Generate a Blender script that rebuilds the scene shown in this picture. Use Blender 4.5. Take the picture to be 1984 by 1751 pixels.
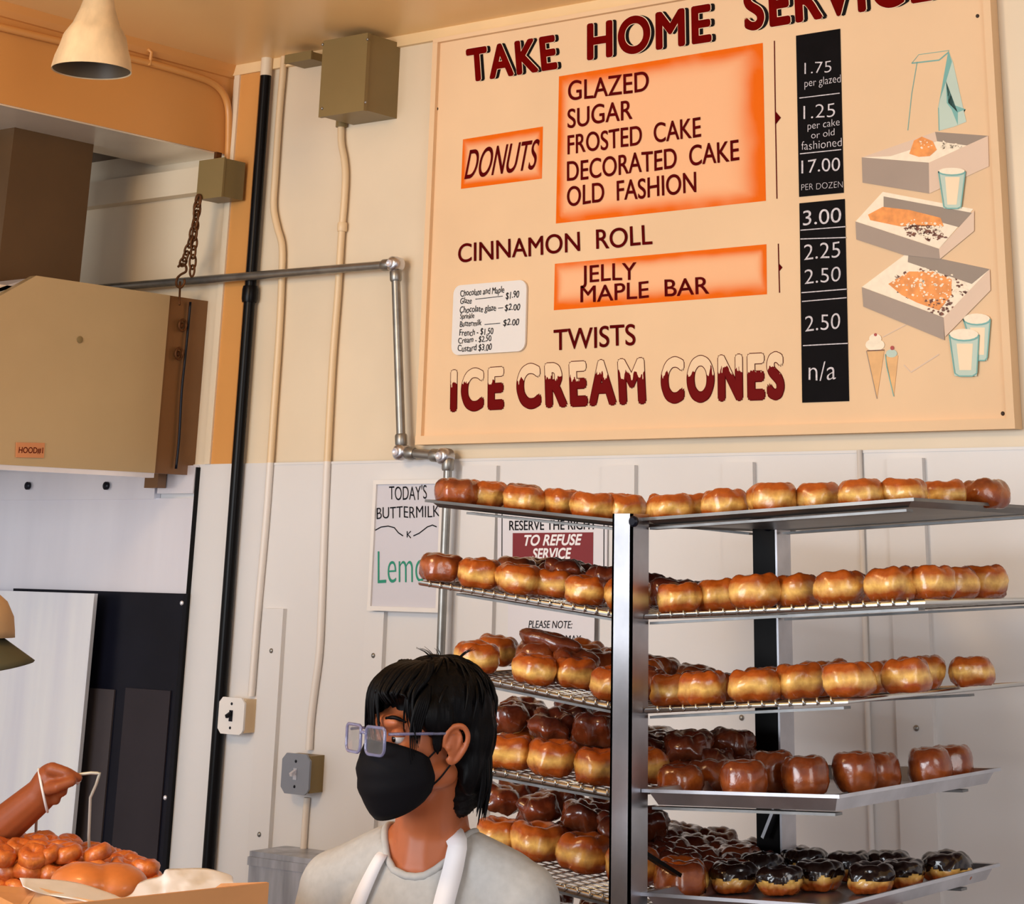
import bpy, bmesh, math, random
import numpy as np
from mathutils import Vector, Matrix, Euler, noise
from mathutils.bvhtree import BVHTree

for o in list(bpy.data.objects): bpy.data.objects.remove(o)
SC = bpy.context.scene; COL = SC.collection
random.seed(7)
PI = math.pi

# ------------------------------------------------------------------ camera
F, PX, PY, YAW, PIT, ROL = 3784.8, 1152.9, -305.2, .6306, .3514, .0145
def cam_rot():
    cy, sy, cp, sp = math.cos(YAW), math.sin(YAW), math.cos(PIT), math.sin(PIT)
    fwd = Vector((-sy*cp, cy*cp, sp)); right = Vector((cy, sy, 0)); up = right.cross(fwd)
    c, s = math.cos(ROL), math.sin(ROL)
    return c*right + s*up, -s*right + c*up, fwd
CR, CU, CF = cam_rot()
def ray(px, py): return CR*((px-PX)/F) + CU*(-(py-PY)/F) + CF
DWALL = 3.9
_r = ray(455, 130); _r = _r*(DWALL/_r.y)
CAM = Vector((-_r.x, -DWALL, 1.72))
def WY(px, py, y=0.0):          # a point of the photograph on the plane Y = y (parallel to the back wall)
    r = ray(px, py); return CAM + r*((y-CAM.y)/r.y)
def WX(px, py, x=0.0):
    r = ray(px, py); return CAM + r*((x-CAM.x)/r.x)
def WZ(px, py, z):
    r = ray(px, py); return CAM + r*((z-CAM.z)/r.z)
def WD(px, py, d): return CAM + ray(px, py)*d
def pj(p):
    v = Vector(p)-CAM; z = v.dot(CF)
    return PX + F*v.dot(CR)/z, PY - F*v.dot(CU)/z, z

cd = bpy.data.cameras.new('camera'); cam = bpy.data.objects.new('camera', cd); COL.objects.link(cam)
cd.sensor_fit = 'HORIZONTAL'; cd.sensor_width = 36.0; cd.lens = F/1984*36
cd.shift_x = (992-PX)/1984; cd.shift_y = -(875.5-PY)/1984
cd.clip_start = .05; cd.clip_end = 60
M3 = Matrix((CR, CU, -CF)).transposed()
cam.matrix_world = Matrix.Translation(CAM) @ M3.to_4x4()
SC.camera = cam

# ------------------------------------------------------------------ light and exposure
w = bpy.data.worlds.new('world'); SC.world = w; w.use_nodes = True
bg = w.node_tree.nodes['Background']; bg.inputs[0].default_value = (.86, .90, 1.0, 1); bg.inputs[1].default_value = .42
def area(name, loc, target, sx, sy, power, col, spread=PI):
    l = bpy.data.lights.new(name, 'AREA'); l.shape = 'RECTANGLE'; l.size = sx; l.size_y = sy
    l.energy = power; l.color = col; l.spread = spread
    o = bpy.data.objects.new(name, l); COL.objects.link(o); o.location = loc
    o.rotation_euler = (Vector(target)-Vector(loc)).to_track_quat('-Z', 'Y').to_euler(); return o
area('daylight_front_window', (1.1, -6.2, 2.0), (1.4, 0, 1.5), 3.2, 1.7, 172, (.89, .945, 1.0))
area('right_fill_light', (5.6, -3.4, 2.3), (1.5, -.4, 1.5), 1.5, 1.8, 34, (1.0, .97, .94))  # added fill from the right, no door stands there
area('warm_ceiling_lamp', (1.2, -2.9, 2.98), (.6, -.3, 2.2), .5, .5, 27, (1.0, .66, .32))
SC.view_settings.view_transform = 'Standard'; SC.view_settings.look = 'None'
SC.view_settings.exposure = 0.06; SC.view_settings.gamma = 1.0; SC.view_settings.use_curve_mapping = False

# ------------------------------------------------------------------ materials
def lin(c):
    c = c/255.0
    return c/12.92 if c <= .04045 else ((c+.055)/1.055)**2.4
def rgb(r, g, b): return (lin(r), lin(g), lin(b), 1)
MATS = {}
def mat(name, col, rough=.5, metal=0.0, var=.08, scale=6.0, bump=0.0, bscale=60.0, coat=0.0, stretch=None, trans=0.0, spec=.5, alpha=1.0, sheen=0):
    if name in MATS: return MATS[name]
    m = bpy.data.materials.new(name); m.use_nodes = True; nt = m.node_tree; b = nt.nodes['Principled BSDF']
    b.inputs['Roughness'].default_value = rough; b.inputs['Metallic'].default_value = metal
    b.inputs['Coat Weight'].default_value = coat; b.inputs['Transmission Weight'].default_value = trans
    b.inputs['Specular IOR Level'].default_value = spec; b.inputs['Alpha'].default_value = alpha
    tc = nt.nodes.new('ShaderNodeTexCoord'); mp = nt.nodes.new('ShaderNodeMapping')
    if stretch: mp.inputs['Scale'].default_value = stretch
    nt.links.new(tc.outputs['Object'], mp.inputs[0])
    n = nt.nodes.new('ShaderNodeTexNoise'); n.inputs['Scale'].default_value = scale; n.inputs['Detail'].default_value = 5
    nt.links.new(mp.outputs[0], n.inputs[0])
    r = nt.nodes.new('ShaderNodeValToRGB'); e = r.color_ramp.elements
    e[0].position = .3; e[1].position = .7
    e[0].color = (*[max(0, v*(1-var)) for v in col[:3]], 1); e[1].color = (*[min(1, v*(1+var)) for v in col[:3]], 1)
    nt.links.new(n.outputs[0], r.inputs[0]); nt.links.new(r.outputs[0], b.inputs['Base Color'])
    if bump:
        n2 = nt.nodes.new('ShaderNodeTexNoise'); n2.inputs['Scale'].default_value = bscale; n2.inputs['Detail'].default_value = 4
        nt.links.new(mp.outputs[0], n2.inputs[0])
        bp = nt.nodes.new('ShaderNodeBump'); bp.inputs['Strength'].default_value = bump; bp.inputs['Distance'].default_value = .01
        nt.links.new(n2.outputs[0], bp.inputs['Height']); nt.links.new(bp.outputs[0], b.inputs['Normal'])
    MATS[name] = m; return m

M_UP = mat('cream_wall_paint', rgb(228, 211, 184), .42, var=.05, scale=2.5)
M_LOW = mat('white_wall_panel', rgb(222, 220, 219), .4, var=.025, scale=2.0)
M_CEIL = mat('tan_ceiling_paint', rgb(255, 212, 148), .34, var=.05, scale=1.5)
M_BULK = mat('ochre_paint_and_bounce', rgb(214, 152, 84), .35, var=.05, scale=2.0)  # bulkhead ochre, also paints warm bounce on the corner strip
M_TRIM = mat('cream_trim_paint', rgb(236, 206, 158), .4, var=.04)
M_CONDU = mat('painted_conduit', rgb(232, 205, 165), .4, var=.05)
M_COND2 = None
M_CONDL = mat('painted_conduit_low', rgb(228, 216, 202), .4, var=.05)
M_FLOOR = mat('quarry_tile', rgb(120, 88, 70), .5, var=.2, scale=9)
M_STEEL = mat('stainless_steel', (.88, .87, .95, 1), .3, .5, var=.08, scale=5, stretch=(1, 1, .15))
M_BSTEEL = mat('brushed_steel', (.86, .88, 1.0, 1), .36, .5, var=.12, scale=9, stretch=(1, 1, .08), bump=.03)
M_BOXST = mat('galvanised_sheet', (.42, .43, .47, 1), .4, .7, var=.35, scale=22, stretch=(1, 1, .15), bump=.05)
M_ALU = mat('aluminium', (.58, .58, .62, 1), .33, 1.0, var=.14, scale=14)
M_PAN = mat('worn_pan_aluminium', (.17, .16, .15, 1), .34, .9, var=.25, scale=10)
M_SLIDE = mat('dull_slide_metal', (.20, .20, .20, 1), .42, .8, var=.2, scale=30)
M_WIRE = mat('chromed_wire', (.62, .62, .60, 1), .25, 1.0, var=.05)
M_GALV = mat('galvanised_pipe', (.30, .29, .27, 1), .38, .85, var=.18, scale=25)
M_BLACKP = mat('black_paint_and_shade', rgb(12, 10, 11), .3, var=.2, spec=.12)  # black of the pipe, also painted shade on the rear upright
M_GREYBOX = mat('grey_olive_enamel', rgb(134, 114, 74), .4, var=.05, spec=.25)
M_GREYBOX2 = mat('blue_grey_enamel', rgb(128, 134, 146), .4, var=.05)
M_HOOD = mat('hood_galvanised', rgb(196, 172, 132), .38, .3, var=.06, spec=.3, scale=3)
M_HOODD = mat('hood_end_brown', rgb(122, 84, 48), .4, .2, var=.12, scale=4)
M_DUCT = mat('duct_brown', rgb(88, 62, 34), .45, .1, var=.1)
M_SOFF = mat('soffit_sheet_metal', (.86, .80, .70, 1), .3, .5, var=.08, scale=3)
M_DARK = mat('dark_steel', rgb(18, 19, 30), .3, .2, var=.4, scale=3, spec=.2)
M_DARK2 = mat('reflection_and_socket_grey', rgb(70, 64, 66), .4, .1, var=.1, spec=.2)  # grey of the panel's painted reflections and of the bulb socket
M_RUST = mat('rusty_iron', rgb(96, 58, 26), .6, .6, var=.3, scale=60)
M_WHITE = mat('white_plastic', rgb(232, 228, 224), .35, var=.02)
M_WB = mat('whiteboard_enamel', rgb(206, 204, 212), .2, var=.02)
M_PAPER = mat('white_paper', rgb(222, 220, 226), .7, var=.02)
M_LAMP = mat('dirty_white_shade', rgb(214, 188, 150), .55, var=.24, scale=16, stretch=(1, 1, .5), spec=.2)
M_LAMPIN = mat('shade_inside', rgb(84, 66, 42), .5, var=.2)
M_BOARD = mat('peach_sign_paint', rgb(234, 200, 160), .55, var=.04, scale=3, spec=.2)
M_RED = mat('maroon_sign_paint', rgb(106, 4, 2), .7, var=.15, scale=30, spec=.03)
M_DRED = mat('dark_maroon_paint', rgb(86, 5, 7), .7, var=.2, scale=40, spec=.03)
M_BLK = mat('black_sign_paint', rgb(10, 7, 8), .55, var=.2, spec=.1)
M_CHALKB = mat('chalkboard_black', rgb(8, 6, 9), .6, var=.3, scale=18, spec=.08)
M_CHALK = mat('white_chalk', rgb(205, 200, 205), .8, var=.25, scale=200)
M_CREAMP = mat('cream_sign_paint', rgb(248, 222, 186), .5, var=.03)
M_INK = mat('black_marker', rgb(16, 14, 18), .5, var=.1, spec=.1)
M_GREEN = mat('green_marker', rgb(24, 140, 112), .5, var=.1)
M_SIGNRED = mat('sign_red', rgb(124, 14, 22), .4, var=.05)
M_BWHITE = mat('bright_white_paint', rgb(240, 236, 238), .5, var=.02)
M_CARD = mat('brown_cardboard', rgb(206, 146, 92), .75, var=.06, scale=12)
M_WAXP = mat('white_wax_paper', rgb(248, 247, 250), .45, var=.02)
M_HANDLE = mat('pale_handle_wire', rgb(206, 204, 190), .35, .3, var=.08)
M_SKIN = mat('brown_skin', rgb(176, 98, 60), .42, var=.07, scale=14, spec=.35)
M_SKIN2 = mat('dark_brown_skin', rgb(150, 78, 42), .45, var=.08, scale=14, spec=.35)
M_HAIR = mat('black_hair', rgb(6, 5, 7), .45, var=.3, scale=40, stretch=(1, 1, .2), bump=.2, bscale=90, spec=.12)
M_MASK = mat('black_mask_cloth', rgb(11, 10, 15), .75, var=.15, scale=20, spec=.15)
M_SHIRT = mat('heather_grey_cotton', rgb(184, 183, 181), .85, var=.06, scale=90, bump=.06, bscale=30)
M_APRON = mat('white_apron_cloth', rgb(238, 236, 240), .75, var=.02)
M_CAP = mat('tan_cap_cloth', rgb(186, 150, 108), .8, var=.06)
M_BRIM = mat('olive_brim_cloth', rgb(78, 72, 46), .8, var=.1)
M_PANTS = mat('dark_trousers', rgb(38, 38, 46), .85, var=.1)
M_EYE = mat('eye_white', rgb(226, 218, 212), .2, var=.01)
M_PUPIL = mat('dark_iris', rgb(30, 18, 12), .15, var=.1)
M_CLEAR = mat('clear_blue_plastic', rgb(176, 178, 222), .06, var=.15, scale=60, trans=.7, coat=.5)
M_LENS = mat('spectacle_glass', rgb(205, 208, 226), .03, var=.01, trans=1.0, alpha=.35)
M_DOTS = mat('nail_dark', rgb(50, 34, 26), .6)

def donut_mat(name, top, band, bot, rough=.26, coat=.35, noisy=.35, z0=.012, z1=.027, z2=.041):
    """fried dough: browned on the two faces, a pale belt between where it floated"""
    m = bpy.data.materials.new(name); m.use_nodes = True; nt = m.node_tree; b = nt.nodes['Principled BSDF']
    b.inputs['Roughness'].default_value = rough; b.inputs['Coat Weight'].default_value = coat; b.inputs['Coat Roughness'].default_value = .18
    tc = nt.nodes.new('ShaderNodeTexCoord'); sx = nt.nodes.new('ShaderNodeSeparateXYZ')
    nt.links.new(tc.outputs['Object'], sx.inputs[0])
    n = nt.nodes.new('ShaderNodeTexNoise'); n.inputs['Scale'].default_value = 38; n.inputs['Detail'].default_value = 4
    oi = nt.nodes.new('ShaderNodeObjectInfo')
    va = nt.nodes.new('ShaderNodeVectorMath'); va.operation = 'ADD'
    cmb = nt.nodes.new('ShaderNodeCombineXYZ'); mu = nt.nodes.new('ShaderNodeMath'); mu.operation = 'MULTIPLY'; mu.inputs[1].default_value = 9.0
    nt.links.new(oi.outputs['Random'], mu.inputs[0]); nt.links.new(mu.outputs[0], cmb.inputs[0])
    nt.links.new(tc.outputs['Object'], va.inputs[0]); nt.links.new(cmb.outputs[0], va.inputs[1]); nt.links.new(va.outputs[0], n.inputs[0])
    ma = nt.nodes.new('ShaderNodeMath'); ma.operation = 'MULTIPLY_ADD'; ma.inputs[1].default_value = noisy*.045; 
    nt.links.new(n.outputs[0], ma.inputs[0]); nt.links.new(sx.outputs[2], ma.inputs[2])
    mr = nt.nodes.new('ShaderNodeMapRange'); mr.inputs[1].default_value = 0+noisy*.022; mr.inputs[2].default_value = .056+noisy*.022
    nt.links.new(ma.outputs[0], mr.inputs[0])
    r = nt.nodes.new('ShaderNodeValToRGB'); e = r.color_ramp.elements
    e[0].position = z0/.056; e[0].color = bot; e[1].position = z2/.056; e[1].color = top
    x = e.new(z1/.056); x.color = band
    nt.links.new(mr.outputs[0], r.inputs[0])
    n3 = nt.nodes.new('ShaderNodeTexNoise'); n3.inputs['Scale'].default_value = 90; n3.inputs['Detail'].default_value = 3
    nt.links.new(va.outputs[0], n3.inputs[0])
    mx = nt.nodes.new('ShaderNodeMix'); mx.data_type = 'RGBA'; mx.blend_type = 'MULTIPLY'; mx.inputs[0].default_value = .55
    r3 = nt.nodes.new('ShaderNodeValToRGB'); r3.color_ramp.elements[0].position = .35; r3.color_ramp.elements[0].color = (.62, .52, .44, 1); r3.color_ramp.elements[1].position = .6
    nt.links.new(n3.outputs[0], r3.inputs[0]); nt.links.new(r.outputs[0], mx.inputs[6]); nt.links.new(r3.outputs[0], mx.inputs[7])
    nt.links.new(mx.outputs[2], b.inputs['Base Color'])
    bp = nt.nodes.new('ShaderNodeBump'); bp.inputs['Strength'].default_value = .25; bp.inputs['Distance'].default_value = .004
    nt.links.new(n3.outputs[0], bp.inputs['Height']); nt.links.new(bp.outputs[0], b.inputs['Normal'])
    MATS[name] = m; return m
M_DG = donut_mat('golden_glazed_dough', rgb(178, 84, 22), rgb(255, 206, 112), rgb(170, 78, 20), z0=.010, z1=.0225, z2=.035)
M_DB = donut_mat('brown_glazed_dough', rgb(120, 52, 24), rgb(176, 92, 36), rgb(140, 64, 24), rough=.2, coat=.5)
M_DC = donut_mat('dark_glazed_twist', rgb(88, 34, 20), rgb(124, 54, 26), rgb(110, 50, 24), rough=.18, coat=.6, noisy=.6)
M_DA = donut_mat('caramel_iced_dough', rgb(138, 62, 24), rgb(164, 82, 32), rgb(140, 66, 24), rough=.2, coat=.6)
M_ICE = mat('chocolate_icing', rgb(28, 12, 8), .18, var=.2, scale=40, coat=.5, bump=.15, bscale=50)
M_DP = donut_mat('orange_glazed_dough', rgb(204, 100, 38), rgb(226, 128, 52), rgb(186, 86, 30), rough=.36, coat=.3, noisy=.6)

# ------------------------------------------------------------------ helpers
ROOT = {}
def rootloc(o):
    while o.parent: o = o.parent
    return ROOT.get(o.name, Vector((0, 0, 0)))
def tag(o, label, cat, group=None):
    o['label'] = label; o['category'] = cat
    if group: o['group'] = group
    return o
def thing(name, label, cat, loc, group=None):
    o = bpy.data.objects.new(name, None); COL.objects.link(o); o.empty_display_size = .05
    o.location = loc; ROOT[o.name] = Vector(loc); return tag(o, label, cat, group)
def smooth_mesh(me, ang=None):
    for p in me.polygons: p.use_smooth = True
    if ang is not None:
        try: me.set_sharp_from_angle(angle=math.radians(ang))
        except Exception: pass
def obj(name, bm, m, parent=None, smooth=None, label=None):
    """link one bmesh (built in world coordinates) as one object"""
    if isinstance(bm, bpy.types.Mesh): me = bm
    else:
        bmesh.ops.recalc_face_normals(bm, faces=bm.faces[:]) if smooth != 'keep' else None
        me = bpy.data.meshes.new(name); bm.to_mesh(me); bm.free()
    if parent: off = rootloc(parent)
    else:
        n = len(me.vertices); a = np.empty(n*3, dtype=np.float32); me.vertices.foreach_get('co', a); a = a.reshape(-1, 3)
        lo, hi = a.min(0), a.max(0); off = Vector(((lo[0]+hi[0])/2, (lo[1]+hi[1])/2, lo[2]))
    me.transform(Matrix.Translation(-off)); me.update()
    if smooth is not None: smooth_mesh(me, None if smooth in ('keep', True) else smooth)
    if m: me.materials.clear(); me.materials.append(m)
    o = bpy.data.objects.new(name, me); COL.objects.link(o)
    if parent: o.parent = parent
    else: o.location = off; ROOT[o.name] = Vector(off)
    if label: o['label'] = label
    return o
def struct(name, bm, m, parent=None, smooth=None):
    o = obj(name, bm, m, parent, smooth)
    if not parent: o['kind'] = 'structure'
    return o
def B(): return bmesh.new()
def bev(bm, w=.002, seg=2, faces=None):
    bmesh.ops.bevel(bm, geom=[e for e in bm.edges if len(e.link_faces) == 2 and e.calc_face_angle(0) > .5], offset=w, segments=seg, affect='EDGES', profile=.5)
    return bm
def box(bm, x0, x1, y0, y1, z0, z1):
    vs = [bm.verts.new((x, y, z)) for z in (z0, z1) for y in (y0, y1) for x in (x0, x1)]
    for f in ((0, 2, 3, 1), (4, 5, 7, 6), (0, 1, 5, 4), (2, 6, 7, 3), (0, 4, 6, 2), (1, 3, 7, 5)): bm.faces.new([vs[i] for i in f])
    return bm
def obox(bm, c, ax, ay, az, hx, hy, hz):
    c = Vector(c); vs = [bm.verts.new(c + ax*(sx*hx) + ay*(sy*hy) + az*(sz*hz)) for sz in (-1, 1) for sy in (-1, 1) for sx in (-1, 1)]
    for f in ((0, 2, 3, 1), (4, 5, 7, 6), (0, 1, 5, 4), (2, 6, 7, 3), (0, 4, 6, 2), (1, 3, 7, 5)): bm.faces.new([vs[i] for i in f])
    return bm
def prism(bm, pts, ext):
    pts = [Vector(p) for p in pts]; ext = Vector(ext)
    a = [bm.verts.new(p) for p in pts]; b = [bm.verts.new(p+ext) for p in pts]
    bm.faces.new(a); bm.faces.new(b[::-1]); n = len(pts)
    for i in range(n): bm.faces.new((a[i], b[i], b[(i+1) % n], a[(i+1) % n]))
    return bm
def bar(bm, p, q, wy, wz, up=Vector((0, 0, 1))):
    p, q = Vector(p), Vector(q); d = (q-p); L = d.length; d.normalize()
    s = d.cross(up).normalized(); u = s.cross(d)
    return obox(bm, (p+q)/2, d, s, u, L/2, wy/2, wz/2)
def catmull(pts, n=6, closed=False):
    pts = [Vector(p) for p in pts]; out = []
    N = len(pts)
    for i in range(N if closed else N-1):
        g = (lambda k: pts[k % N]) if closed else (lambda k: pts[min(max(k, 0), N-1)])
        p0, p1, p2, p3 = g(i-1), g(i), g(i+1), g(i+2)
        for k in range(n):
            t = k/n; out.append(.5*((2*p1) + (p2-p0)*t + (2*p0-5*p1+4*p2-p3)*t*t + (3*p1-p0-3*p2+p3)*t**3))
    if not closed: out.append(pts[-1])
    return out
def tube(bm, pts, r, seg=10, closed=False, caps=True):
    pts = [Vector(p) for p in pts]; n = len(pts); rad = r if hasattr(r, '__len__') else [r]*n
    rings = []; ref = None
    for i in range(n):
        if closed: t = pts[(i+1) % n]-pts[i-1]
        else: t = pts[min(i+1, n-1)]-pts[max(i-1, 0)]
        t.normalize()
        if ref is None: ref = t.orthogonal().normalized()
        ref = (ref - t*ref.dot(t)).normalized(); s = t.cross(ref)
        rings.append([bm.verts.new(pts[i] + (ref*math.cos(2*PI*k/seg) + s*math.sin(2*PI*k/seg))*rad[i]) for k in range(seg)])
    for i in range(n if closed else n-1):
        a, b = rings[i], rings[(i+1) % n]
        for k in range(seg): bm.faces.new((a[k], a[(k+1) % seg], b[(k+1) % seg], b[k]))
    if caps and not closed: bm.faces.new(rings[0][::-1]); bm.faces.new(rings[-1])
    return bm
def lathe(bm, prof, c, axis=Vector((0, 0, 1)), seg=32, cap=True):
    axis = Vector(axis).normalized(); u = axis.orthogonal().normalized(); v = axis.cross(u); c = Vector(c)
    rings = [[bm.verts.new(c + axis*z + (u*math.cos(2*PI*k/seg)+v*math.sin(2*PI*k/seg))*max(r, 1e-4)) for k in range(seg)] for r, z in prof]
    for a, b in zip(rings, rings[1:]):
        for k in range(seg): bm.faces.new((a[k], a[(k+1) % seg], b[(k+1) % seg], b[k]))
    if cap: bm.faces.new(rings[0][::-1]); bm.faces.new(rings[-1])
    return bm
def ell(bm, c, rx, ry, rz, rot=None, seg=24, rings=14):
    m = Matrix.Translation(Vector(c)) @ ((rot.to_4x4() if rot is not None else Matrix.Identity(4)) @ Matrix.Diagonal((rx, ry, rz, 1)))
    bmesh.ops.create_uvsphere(bm, u_segments=seg, v_segments=rings, radius=1, matrix=m); return bm
def cap2(bm, p, q, r0, r1, seg=14):
    p, q = Vector(p), Vector(q); n = 7; pts = []; rad = []
    d = (q-p).normalized()
    for k in range(4): a = PI/2*k/4; pts.append(p-d*r0*math.cos(a)); rad.append(max(r0*math.sin(a), 1e-3))
    for k in range(n+1): t = k/n; pts.append(p.lerp(q, t)); rad.append(r0+(r1-r0)*t)
    for k in range(3, -1, -1): a = PI/2*k/4; pts.append(q+d*r1*math.cos(a)); rad.append(max(r1*math.sin(a), 1e-3))
    return tube(bm, pts, rad, seg)
def remesh(bm, voxel, smooth=4, fac=.5):
    """melt overlapping closed shapes into one continuous surface"""
    me = bpy.data.meshes.new('tmp'); bm.to_mesh(me); bm.free()
    o = bpy.data.objects.new('tmp', me); COL.objects.link(o)
    md = o.modifiers.new('r', 'REMESH'); md.mode = 'VOXEL'; md.voxel_size = voxel
    if smooth:
        s = o.modifiers.new('s', 'SMOOTH'); s.factor = fac; s.iterations = smooth
    bpy.context.view_layer.update()
    dg = bpy.context.evaluated_depsgraph_get()
    out = bpy.data.meshes.new_from_object(o.evaluated_get(dg)); bpy.data.objects.remove(o); bpy.data.meshes.remove(me)
    for p in out.polygons: p.use_smooth = True
    return out
# ------------------------------------------------------------------ room shell
HC = WY(455, 130).z                       # ceiling height
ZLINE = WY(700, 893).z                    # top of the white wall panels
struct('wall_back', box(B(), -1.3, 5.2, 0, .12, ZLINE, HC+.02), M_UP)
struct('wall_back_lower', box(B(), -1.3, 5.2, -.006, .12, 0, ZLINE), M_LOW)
struct('floor', box(B(), -1.3, 5.2, -4.6, .12, -.08, 0), M_FLOOR)
struct('ceiling', box(B(), -1.3, 5.2, -4.6, .12, HC, HC+.08), M_CEIL)
struct('wall_left', box(B(), -1.3, -1.2, -4.6, 0, 0, HC), M_LOW)
ZB = WX(200, 247, 0).z                    # underside of the bulkhead above the hood
XI = WZ(160, 290, ZB).x
struct('trim_1', box(B(), XI, 0, -3.4, 0, ZB+.003, HC), M_BULK)                        # bulkhead
struct('trim_2', box(B(), XI, -.004, -3.4, 0, ZB-.001, ZB+.003), M_SOFF)               # its sheet metal underside
struct('trim_3', box(B(), -1.2, XI, -3.4, 0, ZB+.04, ZB+.06), M_DUCT)                  # alcove ceiling, its shade put into the brown
bm = B()                                                                              # ceiling moulding on the bulkhead and the wall
a, b_ = WX(0, 33, .012).z, HC
prism(bm, [(0, -3.4, HC), (.02, -3.4, HC), (.014, -3.4, HC-.02), (.006, -3.4, HC-.035), (0, -3.4, HC-.037)], (0, 3.4, 0)); struct('trim_4', bm, M_BULK)
bm = B(); box(bm, .0, 3.6, -.014, 0, HC-.03, HC); struct('trim_5', bm, M_TRIM)
x0 = WY(458, 200).x; x1 = WY(466, 200).x
struct('trim_6', box(B(), x0-.004, x1, -.012, 0, ZLINE, HC-.03), M_UP)
struct('trim_16', box(B(), x1, .112, -.006, 0, ZLINE, HC-.03), M_BULK)               # strip beside the black pipe, warm bounce light put into its ochre
# rail across the alcove's back wall
p0, p1, p2 = WY(174, 357), WY(387, 331), WY(174, 407)
struct('trim_7', bev(box(B(), -1.2, .02, -.045, 0, p2.z, p1.z), .004), M_UP)
# battens on the white wall panels
def batten(n, xl, xr, ytop, ybot, d=.02):
    a, b = WY((xl), ytop, -d), WY(xr, ytop, -d)
    struct(f'trim_{n}', bev(box(B(), a.x, b.x, -d, -.004, ybot, a.z), .003), M_LOW)
    if n in (8, 9, 12, 13):
        s = B()
        for q in range(3): ell(s, (a.x*.45+b.x*.55, -d-.001, a.z-.10-.42*q), .006, .004, .006, seg=10, rings=6)
        struct(f'trim_{n}_screws', s, M_GALV, None, True)
batten(8, 510, 549, 1178, .3); batten(9, 708, 744, 1184, .3)
batten(10, 896, 962, 903, .3); batten(11, 1166, 1229, 902, .3)
batten(12, 1400, 1458, 896, .3); batten(13, 1718, 1786, 888, .3)
a = WY(1669, 1000, -.012)
struct('trim_14', tube(B(), [(a.x, -.012, .2), (a.x, -.012, ZLINE)], .006, 8), M_LOW, None, True)
struct('trim_15', bev(box(B(), WY(535, 895).x, 2.6, -.008, 0, ZLINE-.006, ZLINE), .002), M_LOW)

# conduits were brushed over with the wall: cream above the panel line, off-white below
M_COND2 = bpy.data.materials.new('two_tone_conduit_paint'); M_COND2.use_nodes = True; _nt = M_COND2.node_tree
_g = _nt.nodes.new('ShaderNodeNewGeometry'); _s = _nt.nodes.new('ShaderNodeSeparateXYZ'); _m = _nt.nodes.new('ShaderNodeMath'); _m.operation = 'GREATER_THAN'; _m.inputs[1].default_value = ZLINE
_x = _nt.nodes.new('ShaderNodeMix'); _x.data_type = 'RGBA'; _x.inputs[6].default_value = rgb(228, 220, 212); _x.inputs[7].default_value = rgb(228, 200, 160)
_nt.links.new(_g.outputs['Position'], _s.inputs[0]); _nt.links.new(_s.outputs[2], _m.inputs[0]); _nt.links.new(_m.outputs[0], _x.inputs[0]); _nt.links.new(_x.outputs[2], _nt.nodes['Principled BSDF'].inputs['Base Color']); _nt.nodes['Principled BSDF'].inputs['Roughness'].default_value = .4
# ------------------------------------------------------------------ stainless wall sheets and dark panel with painted reflections
def rectY(bm, x0, x1, z0, z1, y, t): return box(bm, x0, x1, y-t, y, z0, z1)
xr = WY(378, 930, -.02).x
t = thing('steel_backsplash', 'tall brushed steel splash sheet on the wall below the hood', 'backsplash', (-.55, -.01, .3))
bm = B(); zt = WY(200, 966, -.02).z; rectY(bm, -1.2, xr, .3, zt, -.008, .012); obj('sheet', bm, M_STEEL, t)
bm = B(); rectY(bm, -1.2, WY(300, 945, -.03).x, zt-.002, WY(200, 905, -.03).z, -.008, .022); obj('upper_rail', bm, M_STEEL, t)
bm = B(); rectY(bm, WY(303, 945, -.03).x, xr, zt+.012, WY(200, 905, -.03).z, -.008, .018); obj('upper_rail', bm, M_STEEL, t)
bm = B(); box(bm, xr, xr+.003, -.02, -.005, .3, WY(378, 905, -.02).z); obj('edge_gasket', bm, M_BLACKP, t, label='thin black edge strip')
for px in (55, 207):
    c = WY(px, 941, -.032); bm = B(); lathe(bm, [(.011, 0), (.011, .006), (.007, .009)], c, (0, -1, 0), 14); obj('bolt', bm, M_DARK, t, 40)
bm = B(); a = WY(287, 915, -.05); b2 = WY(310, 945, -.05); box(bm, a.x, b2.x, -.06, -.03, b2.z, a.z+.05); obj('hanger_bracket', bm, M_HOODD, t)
t = thing('dark_steel_panel', 'dark steel panel with painted reflections on the wall below the steel splash sheet', 'panel', (-.3, -.02, .3))  # the dark room it mirrors is put into its colour
a, b2 = WY(182, 1150, -.035), WY(356, 1150, -.035)
bm = B(); box(bm, -.7, b2.x, -.035, -.021, .3, b2.z); bev(bm, .002); obj('panel', bm, M_DARK, t)
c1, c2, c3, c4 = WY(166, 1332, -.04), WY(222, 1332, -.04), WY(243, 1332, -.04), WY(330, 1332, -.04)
bm = B(); box(bm, c1.x-.1, c2.x, -.040, -.034, .3, c1.z); obj('reflection_strip', bm, M_DARK2, t)  # lighter reflections in the panel, built as thin grey strips
bm = B(); box(bm, c3.x, c4.x, -.039, -.034, .3, c3.z); obj('reflection_strip', bm, mat('dim_reflection_strip', rgb(46, 41, 46), .4, .1, var=.1, spec=.2), t)
for px, py in ((352, 1168), (320, 1545)):
    c = WY(px, py, -.036); bm = B(); ell(bm, c, .006, .004, .006, seg=10, rings=6); obj('screw', bm, M_STEEL, t, True)
bm = B(); a, b2 = WY(0, 1148, -.09), WY(183, 1150, -.09); c = WY(140, 1625, -.09)
prism(bm, [(-1.1, -.09, b2.z), (b2.x, -.09, b2.z), (b2.x+(c.x-b2.x)*.2, -.09, .3), (-1.1, -.09, .3)], (0, .012, 0)); bev(bm, .002)
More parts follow.
